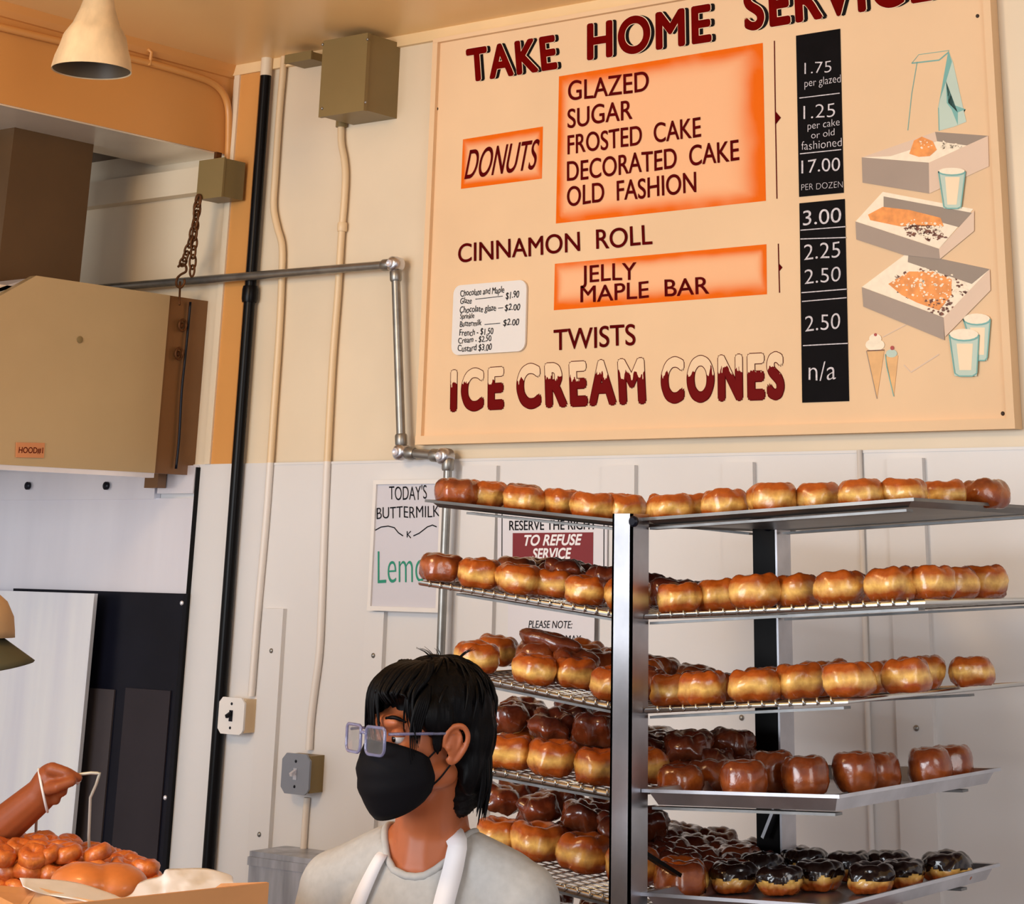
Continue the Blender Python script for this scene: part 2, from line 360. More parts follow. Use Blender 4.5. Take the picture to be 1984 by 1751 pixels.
o = obj('splash_guard', bm, M_BSTEEL); tag(o, 'bright brushed steel splash guard standing at far left behind the hand', 'splash guard')

# ------------------------------------------------------------------ hood, duct
XH = -.03
t = thing('exhaust_hood', 'big beige metal exhaust hood under the ochre bulkhead', 'exhaust hood', (-.5, -.6, WX(200, 908, XH).z))
zb, zt = WX(150, 908, XH).z, WX(200, 553, XH).z
yl = WX(70, 537, XH).y; yc = WX(330, 570, XH).y; z0 = WX(0, 573, XH).z; y0 = WX(0, 573, XH).y
dz = (zt-z0)/(yl-y0)
bm = B(); pr = [(XH, yc, zb), (XH, yc, zt), (XH, yl, zt), (XH, yl-.32, zt-.32*dz), (XH, yl-.32, zb+.02), (XH, yl-.30, zb)]
prism(bm, pr, (-.025, 0, 0)); bev(bm, .006, 3); obj('front_panel', bm, M_HOOD, t, 40)
bm = B(); prism(bm, [(XH-.003, yc, zb), (XH-.003, yc, zt), (XH-.003, -.001, zt), (XH-.003, -.001, zb)], (-.02, 0, 0)); bev(bm, .002); obj('end_panel', bm, M_HOODD, t, label='brown end panel against the wall')  # same plane as the front, darker reflection put into its brown
bm = B(); box(bm, XH-.9, XH-.03, yl-.30, -.05, zb+.02, zt-.03); obj('body', bm, M_SOFF, t)
bm = B(); prism(bm, [(XH-.03, yl, zt-.005), (XH-.9, yl, zt-.005), (XH-.9, yl-.32, zt-.32*dz+.06), (XH-.03, yl-.32, zt-.32*dz+.06)], (0, 0, -.01)); obj('sloped_top', bm, M_STEEL, t)
bm = B(); box(bm, XH-.03, XH-.002, yl-.3, yc, zb-.012, zb); obj('drip_edge', bm, M_STEEL, t)
pts = [WX(x, y, XH+.006) for x, y in ((369, 585), (364, 640), (358, 700), (352, 760), (347, 850), (341, 908))]
bm = B(); tube(bm, catmull(pts, 4), .0035, 8); obj('capillary_tube', bm, M_DARK, t, True)
for px, py in ((354, 630), (347, 685)):
    c = WX(px, py, XH+.008); bm = B(); tube(bm, [c+Vector((0, math.cos(a)*.013, math.sin(a)*.015)) for a in np.linspace(0, 2*PI, 18)[:-1]], .0035, 8, closed=True); ell(bm, c-Vector((.004, 0, 0)), .004, .007, .008, seg=10, rings=6); obj('clip', bm, M_RUST, t, True)
c = WX(155, 658, XH+.001); bm = B(); lathe(bm, [(.009, 0), (.009, .0015), (.006, .003)], c, (1, 0, 0), 16); obj('rivet', bm, M_GREYBOX, t, 40)

def text_mesh(s, off=0.0, shear=0.0, space=1.0):
    """outline of a text, normalised: x 0..1 over its width, y 0..1 over the capital height"""
    cu = bpy.data.curves.new('txt', 'FONT'); cu.body = s; cu.size = 1; cu.offset = off; cu.shear = shear; cu.space_character = space
    cu.fill_mode = 'FRONT' if hasattr(cu, 'fill_mode') else cu.fill_mode
    o = bpy.data.objects.new('txt', cu); COL.objects.link(o); bpy.context.view_layer.update()
    me = bpy.data.meshes.new_from_object(o.evaluated_get(bpy.context.evaluated_depsgraph_get()))
    bpy.data.objects.remove(o); bpy.data.curves.remove(cu); return me
_h = text_mesh('H'); CAPH = max(v.co.y for v in _h.vertices); bpy.data.meshes.remove(_h)
def painted_text(s, BL, BR, TL, y, name, m, parent, off=0.0, dx=0, dy=0, thick=.0006, pl=None, jit=0.0, shear=0, space=1.0):
    """lettering on the plane Y = y, facing the room; BL, BR, TL are its baseline ends and cap-height corner in the photograph"""
    P = pl or (lambda p: WY(p[0], p[1], y))
    o = P(BL); ex = P(BR)-o; ey = P(TL)-o
    me = text_mesh(s, min(off, 0), shear, space); n = len(me.vertices)
    co = np.empty(n*3, dtype=np.float32); me.vertices.foreach_get('co', co); co = co.reshape(-1, 3)
    x0, x1 = float(co[:, 0].min()), float(co[:, 0].max()); kx, ky = 1/max(x1-x0, 1e-6), 1/CAPH
    rnd = random.Random(s); ph = rnd.random()*9
    fs = [tuple(f.vertices) for f in me.polygons]; bpy.data.meshes.remove(me)
    bm = bmesh.new(); V = []
    for X, Yc, _z in co:
        X = (float(X)-x0)*kx; Yc = float(Yc)*ky
        if jit:
            Yc += jit*math.sin(X*len(s)*2.1+ph)*.6 + jit*.5*math.sin(X*len(s)*.9+ph*2); X += jit*.02*math.sin(Yc*3+X*len(s)*3)
        V.append(o + ex*X + ey*Yc + Vector((dx, 0, dy)))
    # a thicker brush: the same strokes laid again around their line
    g = off*ey.length/CAPH; sh = [(0, 0)] if off <= 0 else [(g*math.cos(k*PI/4), g*math.sin(k*PI/4)) for k in range(8)]
    if off > .02: sh += [(g*.5*math.cos(k*PI/2), g*.5*math.sin(k*PI/2)) for k in range(4)]
    for q, (ox, oz) in enumerate(sh):
        a = [bm.verts.new((v.x+ox, y-thick-.00002*q, v.z+oz)) for v in V]
        for f in fs:
            try: bm.faces.new([a[i] for i in f])
            except ValueError: pass
    for f in bm.faces:
        f.normal_update()
        if f.normal.y > 0: f.normal_flip()
    return obj(name, bm, m, parent, smooth='keep')
def flat(pts, y, name, m, parent, thick=.0005, label=None):
    bm = B(); prism(bm, [WY(p[0], p[1], y) for p in pts], (0, -thick, 0)); bmesh.ops.triangulate(bm, faces=bm.faces[:]); return obj(name, bm, m, parent, label=label)
def line_px(pts, y, r, name, m, parent, rr=None):
    P = [WY(p[0], p[1], y) for p in pts]; bm = B()
    n = len(P); L = []; 
    for i in range(n):
        t = P[min(i+1, n-1)]-P[max(i-1, 0)]; t.y = 0; t.normalize(); s = Vector((-t.z, 0, t.x)); k = rr[i] if rr else r
        L.append((P[i]+s*k, P[i]-s*k))
    vs = [(bm.verts.new(a), bm.verts.new(b)) for a, b in L]; v2 = [(bm.verts.new(a-Vector((0, .0005, 0))), bm.verts.new(b-Vector((0, .0005, 0)))) for a, b in L]
    for i in range(n-1):
        (a, b), (c, d), (e, f), (g, h) = vs[i], vs[i+1], v2[i], v2[i+1]
        bm.faces.new((a, b, d, c)); bm.faces.new((e, g, h, f)); bm.faces.new((a, c, g, e)); bm.faces.new((b, f, h, d))
    return obj(name, bm, m, parent)

# hood number plate
t2 = thing('hood_number_plate', 'small orange-edged plate reading HOOD#1 on the beige hood', 'sign plate', WX(58, 887, XH+.001))
cs = [WX(x, y, XH+.001) for x, y in ((31, 857), (86, 858), (84, 887), (30, 886))]
bm = B(); prism(bm, cs, (.002, 0, 0)); obj('plate', bm, mat('plate_orange', rgb(214, 142, 92), .5), t2)
o_ = WX(36, 877, XH+.0035); ex = WX(83, 878, XH+.0035)-o_; ey = WX(37, 866, XH+.0035)-o_
me = text_mesh('HOOD#1', .01); xs = [v.co.x for v in me.vertices]; k0, k1 = min(xs), max(xs)
for v in me.vertices: v.co = o_+ex*((v.co.x-k0)/(k1-k0))+ey*(v.co.y/CAPH)
obj('lettering', me, M_DRED, t2)

XD = -.2
t = thing('exhaust_duct', 'brown rectangular duct rising from the top of the hood', 'duct', (XD-.12, WX(90, 545, XD).y, zt))
yA, yB = WX(22, 300, XD).y, WX(175, 345, XD).y
bm = B(); box(bm, XD-.3, XD, yA, yB, zt-.03, ZB+.04); bev(bm, .004); obj('shaft', bm, M_DUCT, t)
bm = B(); box(bm, XD-.33, XD+.02, yA-.03, yB+.03, ZB+.0, ZB+.038); obj('collar', bm, M_DUCT, t)

# ------------------------------------------------------------------ pipes and conduits
t = thing('black_pipe', 'tall black pipe running down the wall beside the hood', 'pipe', tuple(WY(400, 1690, -.02)))
ax = (WY(505, 300, -.025).x+WY(437, 1200, -.025).x)/2
bm = B(); tube(bm, [(ax, -.025, .02), (ax, -.025, WY(510, 145, -.025).z)], .0155, 14); obj('pipe', bm, M_BLACKP, t, 50)
bm = B(); tube(bm, [(ax, -.025, WY(510, 148, -.025).z), (ax, -.025, HC)], .0165, 14); obj('painted_stub', bm, M_UP, t, 50, label='cream painted upper end')
c = WY(483, 570, -.025); bm = B(); lathe(bm, [(.02, -.022), (.022, -.012), (.022, .012), (.02, .022)], (ax, -.025, c.z), seg=16); obj('coupling', bm, M_BLACKP, t, 50)
def conduit(name, label, pts, r, y, m, straps=()):
    t = thing(name, label, 'conduit', tuple(WY(*pts[-1], y)))
    bm = B(); tube(bm, catmull([WY(p[0], p[1], y) for p in pts], 6), r, 12); obj('tube', bm, m, t, 50)
    for p in straps:
        c = WY(p[0], p[1], y); bm = B(); lathe(bm, [(r+.0025, -.012), (r+.004, -.008), (r+.004, .008), (r+.0025, .012)], c, seg=14); obj('coupling', bm, m, t, 50)
    return t
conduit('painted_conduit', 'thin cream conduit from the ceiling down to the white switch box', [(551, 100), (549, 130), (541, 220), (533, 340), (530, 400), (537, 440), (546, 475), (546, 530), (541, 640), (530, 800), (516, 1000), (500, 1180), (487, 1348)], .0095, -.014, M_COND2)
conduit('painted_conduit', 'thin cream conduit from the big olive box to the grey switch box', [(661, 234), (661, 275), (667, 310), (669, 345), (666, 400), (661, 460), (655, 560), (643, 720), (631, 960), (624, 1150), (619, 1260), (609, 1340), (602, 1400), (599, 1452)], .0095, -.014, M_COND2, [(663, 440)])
conduit('painted_conduit', 'short pale conduit below the grey switch box', [(595, 1545), (592, 1580), (589, 1625), (586, 1680)], .008, -.014, M_CONDL)
t = thing('painted_conduit', 'ochre conduit curving along the top of the bulkhead and down to its corner', 'conduit', tuple(WX(440, 312, .012)))
pts = [WX(x, y, .012) for x, y in ((-120, 22), (0, 52), (150, 88), (290, 122), (370, 145), (410, 160), (432, 180), (442, 210), (443, 260), (441, 318))]
bm = B(); tube(bm, catmull(pts, 6), .010, 12); obj('tube', bm, M_BULK, t, 50)
c = WX(285, 106, .012); bm = B(); tube(bm, [c+Vector((0, 0, .016)), c+Vector((.004, .012, .008)), c+Vector((.006, .006, -.03))], .005, 8); obj('hook', bm, M_BULK, t, True)
# galvanised gas pipe with elbows
t = thing('steel_pipe', 'grey steel pipe stepping along the wall with three elbows', 'pipe', tuple(WY(856, 1280, -.04)))
yp = -.045
def gp(*pts): return [WY(x, y, yp) for x, y in pts]
A = gp((150, 562), (766, 512), (778, 876), (862, 884), (856, 1290))
A[1].z = A[1].z
names = []
for a, b in ((0, 1), (1, 2), (2, 3)):
    bm = B(); tube(bm, [A[a], A[b]], .0115, 14); obj('pipe_length', bm, M_GALV, t, 50)
lo = [WY(x, y, yp) for x, y in ((868, 900), (866, 960), (858, 1150), (853, 1290))]; lo.append(Vector((lo[-1].x, yp, .05)))
bm = B(); tube(bm, lo, .0105, 14); obj('pipe_length', bm, M_GALV, t, 50)
for c in (A[1], A[2], A[3]):
    bm = B(); lathe(bm, [(.012, -.02), (.019, -.016), (.020, 0), (.019, .014), (.012, .02)], c, (0, -1, 0), 18); ell(bm, c, .02, .018, .02); obj('elbow', bm, M_ALU, t, 50)
    bm = B(); lathe(bm, [(.0095, 0), (.0095, .006), (.007, .008), (.004, .005)], c+Vector((0, -.02, 0)), (0, -1, 0), 14); obj('plug', bm, M_STEEL, t, 50)
def collar(c, d):
    bm = B(); lathe(bm, [(.0135, -.014), (.0155, -.010), (.0155, .010), (.0135, .014)], c, d, 16); obj('pipe_collar', bm, M_GALV, t, 50)
d01 = (A[0]-A[1]).normalized(); d12 = (A[2]-A[1]).normalized(); d23 = (A[3]-A[2]).normalized()
collar(A[1]+d01*.03, d01); collar(A[1]+d12*.03, d12); collar(A[2]-d12*.03, d12); collar(A[2]+d23*.03, d23); collar(A[3]-d23*.03, d23); collar(lo[0], (0, 0, 1))

# ------------------------------------------------------------------ electrical boxes
def ebox(name, label, tl, br, d, m, cover=True, y0=0.0):
    """box whose front face spans two corners of the photograph"""
    a, b = WY(tl[0], tl[1], y0-d), WY(br[0], br[1], y0-d)
    t = thing(name, label, 'electrical box', ((a.x+b.x)/2, y0-d/2, b.z))
    return t, a, b
t, a, b = ebox('electrical_box', 'large olive metal box high on the wall under the ceiling', (626, 72), (700, 229), .13, M_GREYBOX)
a.x = WY(630, 90, -.13).x; b.x = WY(711, 120, -.13).x
bm = B(); box(bm, a.x, b.x, -.13, 0, WY(620, 226, -.13).z, min(HC-.012, WY(705, 66, -.13).z)); bev(bm, .005, 2); obj('box_body', bm, M_GREYBOX, t, 40)
bm = B(); box(bm, a.x-.003, b.x+.003, -.136, -.124, WY(620, 226, -.13).z-.003, min(HC-.010, WY(705, 66, -.13).z)); bev(bm, .002); obj('cover', bm, M_GREYBOX, t)
bm = B(); c = WY(662, 238, -.014); lathe(bm, [(.016, -.012), (.016, .015)], c, seg=12); obj('connector', bm, M_GREYBOX, t, 40)
for px, py in ((624, 210), (712, 76), (625, 86), (708, 198)):
    bm = B(); ell(bm, WY(px, py, -.137), .004, .003, .004, seg=8, rings=6); obj('screw', bm, M_GALV, t, True)
t, a, b = ebox('electrical_box', 'small olive junction box just left of the large ceiling box', (557, 76), (608, 118), .075, M_GREYBOX)
bm = B(); box(bm, a.x, b.x-.01, -.075, 0, WY(580, 118, -.075).z, HC-.02); bev(bm, .003); obj('box_body', bm, M_GREYBOX, t, 40)
bm = B(); box(bm, a.x-.002, b.x-.008, -.079, -.072, WY(580, 118, -.075).z-.002, HC-.018); bev(bm, .0015); obj('cover', bm, M_GREYBOX, t)
# junction box on the rail at the bulkhead's end
a, b = WY(389, 313, -.10), WY(430, 380, -.10)
t = thing('electrical_box', 'olive box at the lower corner of the ochre bulkhead above the chain', 'electrical box', ((a.x+b.x)/2, -.06, b.z))
bm = B(); box(bm, a.x, b.x, -.10, -.02, b.z, a.z); bev(bm, .003); obj('box_body', bm, M_GREYBOX, t, 40)
bm = B(); box(bm, a.x-.002, b.x+.002, -.104, -.097, b.z-.002, a.z+.002); bev(bm, .0015); obj('cover', bm, M_GREYBOX, t)
bm = B(); box(bm, a.x+.02, a.x+.03, -.07, -.05, a.z, a.z+.03); obj('bracket', bm, M_RUST, t)
def switchbox(label, tl, br, d, mb, mc, knobm, cut):
    a, b = WY(tl[0], tl[1], -d), WY(br[0], br[1], -d); w, h = b.x-a.x, a.z-b.z; cx, cz = (a.x+b.x)/2, (a.z+b.z)/2
    t = thing('switch_box', label, 'switch box', (cx, -d/2, b.z))
    bm = B(); box(bm, a.x+.004, b.x-.004, -d+.002, 0, b.z+.004, a.z-.004); bev(bm, .006, 3); obj('box_body', bm, mb, t, 40)
    k = cut; bm = B()
    prism(bm, [(a.x+k, -d, b.z), (b.x-k, -d, b.z), (b.x-k*.4, -d, b.z+k*.4), (b.x, -d, b.z+k), (b.x, -d, a.z-k), (b.x-k, -d, a.z), (a.x+k, -d, a.z), (a.x, -d, a.z-k), (a.x, -d, b.z+k)], (0, -.006, 0)); bev(bm, .0015); obj('cover', bm, mc, t, 40)
    bm = B(); box(bm, cx-.006, cx+.006, -d-.0075, -d-.005, cz-.013, cz+.013); obj('switch_slot', bm, M_DARK if knobm is M_INK else M_ALU, t)
    bm = B(); obox(bm, (cx, -d-.013, cz+.003), Vector((1, 0, 0)), Vector((0, .9, .4)).normalized(), Vector((0, -.4, .9)).normalized(), .004, .010, .004); bev(bm, .001); obj('toggle', bm, knobm, t)
    for s in (-1, 1):
        bm = B(); ell(bm, (cx, -d-.0065, cz+s*.028), .0035, .002, .0035, seg=8, rings=6); obj('screw', bm, M_DARK, t, True)
    return t
switchbox('white toggle switch box on the wall beside the black pipe', (429, 1349), (473, 1424), .045, M_CONDU, M_WHITE, M_INK, .012)
switchbox('blue-grey toggle switch box on the wall left of the masked person', (551, 1457), (600, 1541), .055, M_GREYBOX, M_GREYBOX2, M_STEEL, .014)

# ------------------------------------------------------------------ chain with hook
t = thing('hanging_chain', 'rusty chain with an S hook hanging above the beige hood', 'chain', tuple(WY(350, 560, -.1)))
def chain(pts, n, r=.0032, lw=.009):
    P = catmull([WY(x, y, -.11) for x, y in pts], 20); L = len(P)-1
    for k in range(n):
        a, b = P[int(L*k/n)], P[int(L*(k+1)/n)]; d = (b-a); ln = d.length*.5+.0055; d.normalize(); c = (a+b)/2
        s = d.cross(Vector((0, 1, 0))).normalized(); f = s if k % 2 == 0 else (Vector((0, 1, 0))*.9+s*.45).normalized()
        ring = [c + d*(math.copysign(max(0, abs(math.sin(q))), math.sin(q))*ln) + f*math.cos(q)*lw for q in np.linspace(0, 2*PI, 17)[:-1]]
        bm = B(); tube(bm, ring, r, 7, closed=True); obj('chain_link', bm, M_RUST, t, True)
chain([(386, 381), (380, 420), (372, 460), (362, 490), (353, 512)], 8)
chain([(384, 381), (379, 430), (375, 480), (372, 532)], 9)
hk = catmull([WY(x, y, -.11) for x, y in ((345, 517), (352, 511), (360, 516), (360, 526), (350, 532), (343, 540), (342, 552), (350, 557), (357, 549), (357, 541))], 5)
bm = B(); tube(bm, hk, .0035, 8); obj('s_hook', bm, M_RUST, t, True)
bm = B(); tube(bm, [WY(349, 545, -.11), WY(348, 575, -.11), WY(348, 590, -.13)], .003, 8); obj('hook_eye', bm, M_RUST, t, True)

# ------------------------------------------------------------------ pendant lamp
cL = WY(178, 130, -1.0); ztop = HC
t = thing('pendant_lamp', 'dirty white cone pendant lamp hanging from the tan ceiling', 'lamp', (cL.x, cL.y, WY(178, 145, -1.0).z))
s = (WY(236, 140, -1.0)-WY(121, 140, -1.0)).length/2*.86
zr, zs, zn = WY(178, 137, -1.0).z, WY(190, 62, -1.0).z, WY(190, 5, -1.0).z
cx, cy = cL.x, cL.y
bm = B(); lathe(bm, [(s*.97, zr+.002), (s*1.0, zr), (s*1.0, zr+.006), (s*.95, zr+.03), (s*.86, zr+(zs-zr)*.6), (s*.79, zs-.01), (s*.70, zs+.004), (s*.60, zs+(zn-zs)*.25), (s*.45, zs+(zn-zs)*.75), (s*.40, zn), (s*.36, zn+.02)], (cx, cy, 0), seg=40, cap=False); o = obj('shade', bm, M_LAMP, t, 60)
bm = B(); lathe(bm, [(s*.97, zr+.002), (s*.82, zr+(zs-zr)*.55), (s*.72, zs-.008), (s*.3, zs)], (cx, cy, 0), seg=40, cap=False); obj('shade_lining', bm, M_LAMPIN, t, 60)
bm = B(); lathe(bm, [(.02, zr+.025), (.026, zr+.04), (.026, zr+.075), (.018, zr+.10)], (cx, cy, 0), seg=20); obj('bulb_socket', bm, M_DARK2, t, 40)
bm = B(); tube(bm, [(cx, cy, zn+.005), (cx, cy, HC)], s*.34, 14); obj('stem', bm, M_LAMP, t, 50)

# ------------------------------------------------------------------ steel towel box
a, b = WY(484, 1648, -.13), WY(650, 1648, -.13)
t = thing('steel_dispenser', 'galvanised steel box on the wall behind the masked person', 'dispenser', ((a.x+b.x)/2, -.07, .95))
z1 = a.z
bm = B(); box(bm, a.x, a.x+.27, -.13, -.007, .93, z1); bev(bm, .012, 3); obj('box_body', bm, M_BOXST, t, 40)
bm = B(); box(bm, a.x-.002, a.x+.272, -.134, -.09, z1-.03, z1-.012); bev(bm, .003); obj('lid_lip', bm, M_BOXST, t, 40)
# ------------------------------------------------------------------ menu board
YB = -.03
tl, bl, br, tr = WY(846, 76, YB), WY(808, 856, YB), WY(1962, 829, YB), WY(1920, 0, YB)
bx0, bx1 = (tl.x+bl.x)/2, (tr.x+br.x)/2; bz0 = (bl.z+br.z)/2; bz1 = HC-.034
t = thing('menu_board', 'big peach hand-painted menu board high on the wall', 'menu board', ((bx0+bx1)/2, YB/2, bz0))
MB_ = t
bm = B(); box(bm, bx0, bx1, YB+.006, -.001, bz0, bz1); obj('board', bm, M_BOARD, t)
fw = .016
for n, (x0, x1, z0, z1) in enumerate(((bx0-.004, bx0+fw*.8, bz0, bz1), (bx1-fw*.8, bx1+.004, bz0, bz1), (bx0-.004, bx1+.004, bz0-.004, bz0+fw), (bx0, bx1, bz1-.01, bz1))):
    bm = B(); box(bm, x0-.0004*n, x1+.0004*n, YB-.006-.0004*n, -.001+.0001*n, z0-.0003*n, z1+.0002*n); bev(bm, .004, 2); obj('frame', bm, M_BOARD, t, 40)
YF = YB+.006
def L(s, BL, BR, TL, m=M_RED, off=0.004, y=YF-.0012, nm='lettering', **k): return painted_text(s, BL, BR, TL, y, nm, m, t, off, **k)
for s, BL, BR, TL in (('TAKE', (909, 157), (1078, 131), (905, 98)), ('HOME', (1140, 114), (1376, 78), (1140, 49)), ('SERVICE', (1446, 57), (1806, -3), (1443, -17))):
    L(s, BL, BR, TL, M_BLK, .034, YF-.0002, 'letter_shadow', dx=.0125, dy=-.001, space=1.16)
    L(s, BL, BR, TL, M_CREAMP, .046, YF-.0009, 'letter_outline', dx=.001, space=1.16)
    L(s, BL, BR, TL, M_RED, .034, YF-.0016, space=1.16)
# orange airbrushed panels
def spray_panel(TL, TR, BR, BL, wl, wr, wt, wb, seed):
    m = bpy.data.materials.get('sprayed_orange_paint')
    if not m:
        m = bpy.data.materials.new('sprayed_orange_paint'); m.use_nodes = True; nt = m.node_tree; bs = nt.nodes['Principled BSDF']; bs.inputs['Roughness'].default_value = .6; bs.inputs['Specular IOR Level'].default_value = .1
        at = nt.nodes.new('ShaderNodeAttribute'); at.attribute_name = 'spray'; mx = nt.nodes.new('ShaderNodeMix'); mx.data_type = 'RGBA'
        mx.inputs[6].default_value = rgb(244, 188, 142); mx.inputs[7].default_value = rgb(234, 106, 10)
        nt.links.new(at.outputs['Fac'], mx.inputs[0]); nt.links.new(mx.outputs[2], bs.inputs['Base Color'])
    a, b, c, d = [WY(p[0], p[1], YF-.0003) for p in (TL, TR, BR, BL)]
    nx, nz = 72, 40; bm = B(); la = bm.verts.layers.float.new('spray'); g = []
    W, H = (b-a).length, (a-d).length
    for j in range(nz+1):
        row = []
        for i in range(nx+1):
            u, v = i/nx, j/nz; p = (a.lerp(b, u)).lerp(d.lerp(c, u), v); vt = bm.verts.new(p); row.append(vt)
            n = noise.noise(Vector((p.x*9, seed, p.z*9)))*.35+noise.noise(Vector((p.x*25, seed, p.z*25)))*.2
            k = max(math.exp(-(u*W/wl)**2.2), math.exp(-((1-u)*W/wr)**2.2), math.exp(-(v*H/wt)**2.2), math.exp(-((1-v)*H/wb)**2.2))
            vt[la] = min(1, max(0, k*(1.12+n)))
        g.append(row)
    for j in range(nz):
        for i in range(nx): bm.faces.new((g[j][i], g[j+1][i], g[j+1][i+1], g[j][i+1]))
    obj('sprayed_panel', bm, m, t)
spray_panel((1083, 148), (1478, 83), (1484, 389), (1077, 433), .022, .058, .03, .026, 1)
spray_panel((897, 270), (1052, 245), (1050, 346), (893, 366), .016, .018, .02, .018, 2)
spray_panel((1075, 511), (1485, 473), (1486, 570), (1073, 601), .016, .016, .018, .026, 3)
M_TXT = M_DRED
for s, BL, BR, TL in (
    ('GLAZED', (1101, 196), (1257, 175), (1101, 159)), ('SUGAR', (1100, 248), (1225, 230), (1100, 212)),
    ('FROSTED  CAKE', (1100, 299), (1358, 264), (1100, 263)), ('DECORATED  CAKE', (1099, 351), (1432, 310), (1099, 314)),
    ('OLD  FASHION', (1099, 399), (1349, 372), (1099, 362)), ('CINNAMON  ROLL', (888, 509), (1264, 472), (888, 474)),
    ('JELLY', (1126, 547), (1233, 541), (1126, 515)), ('MAPLE  BAR', (1125, 586), (1374, 568), (1125, 555)),
    ('TWISTS', (1073, 678), (1231, 668), (1073, 639))):
    L(s, BL, BR, TL, M_TXT, .008, jit=.025)
L('DONUTS', (900, 347), (1036, 327), (911, 291), M_TXT, .004)
# ice cream cones: snow-capped letters
m = bpy.data.materials.new('snow_capped_letter_paint'); m.use_nodes = True; nt = m.node_tree; bs = nt.nodes['Principled BSDF']; bs.inputs['Roughness'].default_value = .5
at = nt.nodes.new('ShaderNodeAttribute'); at.attribute_name = 'cap'; tcn = nt.nodes.new('ShaderNodeTexCoord')
mp = nt.nodes.new('ShaderNodeMapping'); mp.inputs['Scale'].default_value = (1, 1, .25); n1 = nt.nodes.new('ShaderNodeTexNoise'); n1.inputs['Scale'].default_value = 95
nt.links.new(tcn.outputs['Object'], mp.inputs[0]); nt.links.new(mp.outputs[0], n1.inputs[0])
ma = nt.nodes.new('ShaderNodeMath'); ma.operation = 'MULTIPLY_ADD'; ma.inputs[1].default_value = .9; nt.links.new(n1.outputs[0], ma.inputs[0]); nt.links.new(at.outputs['Fac'], ma.inputs[2])
gt = nt.nodes.new('ShaderNodeMath'); gt.operation = 'GREATER_THAN'; gt.inputs[1].default_value = 1.12; nt.links.new(ma.outputs[0], gt.inputs[0])
mx = nt.nodes.new('ShaderNodeMix'); mx.data_type = 'RGBA'; mx.inputs[6].default_value = rgb(108, 4, 4); mx.inputs[7].default_value = rgb(238, 208, 172); bs.inputs['Specular IOR Level'].default_value = .08
nt.links.new(gt.outputs[0], mx.inputs[0]); nt.links.new(mx.outputs[2], bs.inputs['Base Color'])
for s, BL, BR, TL in (('ICE', (876, 793), (973, 788), (877, 721)), ('CREAM', (1006, 787), (1248, 777), (1004, 711)), ('CONES', (1285, 776), (1516, 768), (1285, 698))):
    L(s, BL, BR, TL, M_DRED, .052, YF-.0004, 'letter_outline', space=1.26)
    o = L(s, BL, BR, TL, m, .038, YF-.0014, space=1.26)
    zb_, zt_ = WY(*BL, YF).z, WY(*TL, YF).z; off = rootloc(o).z
    la = o.data.attributes.new('cap', 'FLOAT', 'POINT')
    for i, v in enumerate(o.data.vertices): la.data[i].value = (v.co.z+off-zb_)/(zt_-zb_)
# chalk price strips
flat([(1543, 69.5), (1628, 56), (1635, 373.5), (1549, 381.5)], YF-.0004, 'chalk_strip', M_CHALKB, t, .002)
flat([(1549.5, 394), (1637, 385.5), (1645.5, 777), (1555, 780)], YF-.0004, 'chalk_strip', M_CHALKB, t, .002)
YC = YF-.0028
C = lambda s, BL, BR, TL, **k: L(s, BL, BR, TL, M_CHALK, k.pop('off', -.012), YC, 'chalk_writing', jit=k.pop('jit', .04), **k)
C('1.75', (1559, 143), (1611, 140), (1559, 121)); C('per glazed', (1559, 169), (1629, 159), (1559, 154))
C('1.25', (1557, 231), (1618, 225), (1557, 205)); C('per cake', (1565, 251), (1627, 243), (1565, 237)); C('or old', (1572, 269), (1617, 262), (1572, 256))
C('fashioned', (1553, 291), (1631, 283), (1553, 275)); C('17.00', (1553, 336), (1628, 330), (1553, 311), off=-.004)
C('PER DOZEN', (1553, 369), (1633, 363), (1553, 357), off=-.02); C('3.00', (1556, 437), (1630, 431), (1556, 409), off=-.002)
C('2.25', (1558, 504), (1628, 497), (1558, 474), off=-.008); C('2.50', (1559, 550), (1629, 544), (1559, 522), off=-.008); C('2.50', (1560, 642), (1628, 636), (1560, 612), off=-.008)
C('n/a', (1567, 737), (1620, 735), (1567, 700), off=-.008)
for a, b in (((1549, 190), (1627, 180.5)), ((1550, 298), (1630, 289.7)), ((1551, 446), (1638, 439)), ((1551, 463), (1639, 460)), ((1553, 567), (1640.4, 560)), ((1554, 584), (1640.4, 576.6)), ((1556, 669.5), (1642.5, 665))):
    line_px([a, b], YC, .0011, 'chalk_line', M_CHALK, t)
# maroon brackets
line_px([(1500.4, 79), (1502.5, 230), (1505.4, 385)], YF-.0006, .0013, 'bracket_line', M_DRED, t)
flat([(1502, 215), (1513, 228), (1503, 241)], YF-.0008, 'bracket_point', M_DRED, t)
line_px([(1508, 472), (1510.4, 567)], YF-.0006, .0013, 'bracket_line', M_DRED, t)
flat([(1509, 510), (1516, 518), (1509.5, 526)], YF-.0008, 'bracket_point', M_DRED, t)
for px, py in ((847, 211), (832, 467), (815, 842), (1280, 835), (1943, 801), (1894, 31)):
    bm = B(); ell(bm, WY(px, py, YF), .0045, .003, .0045, seg=10, rings=6); obj('nail_head', bm, M_DOTS, t, True)
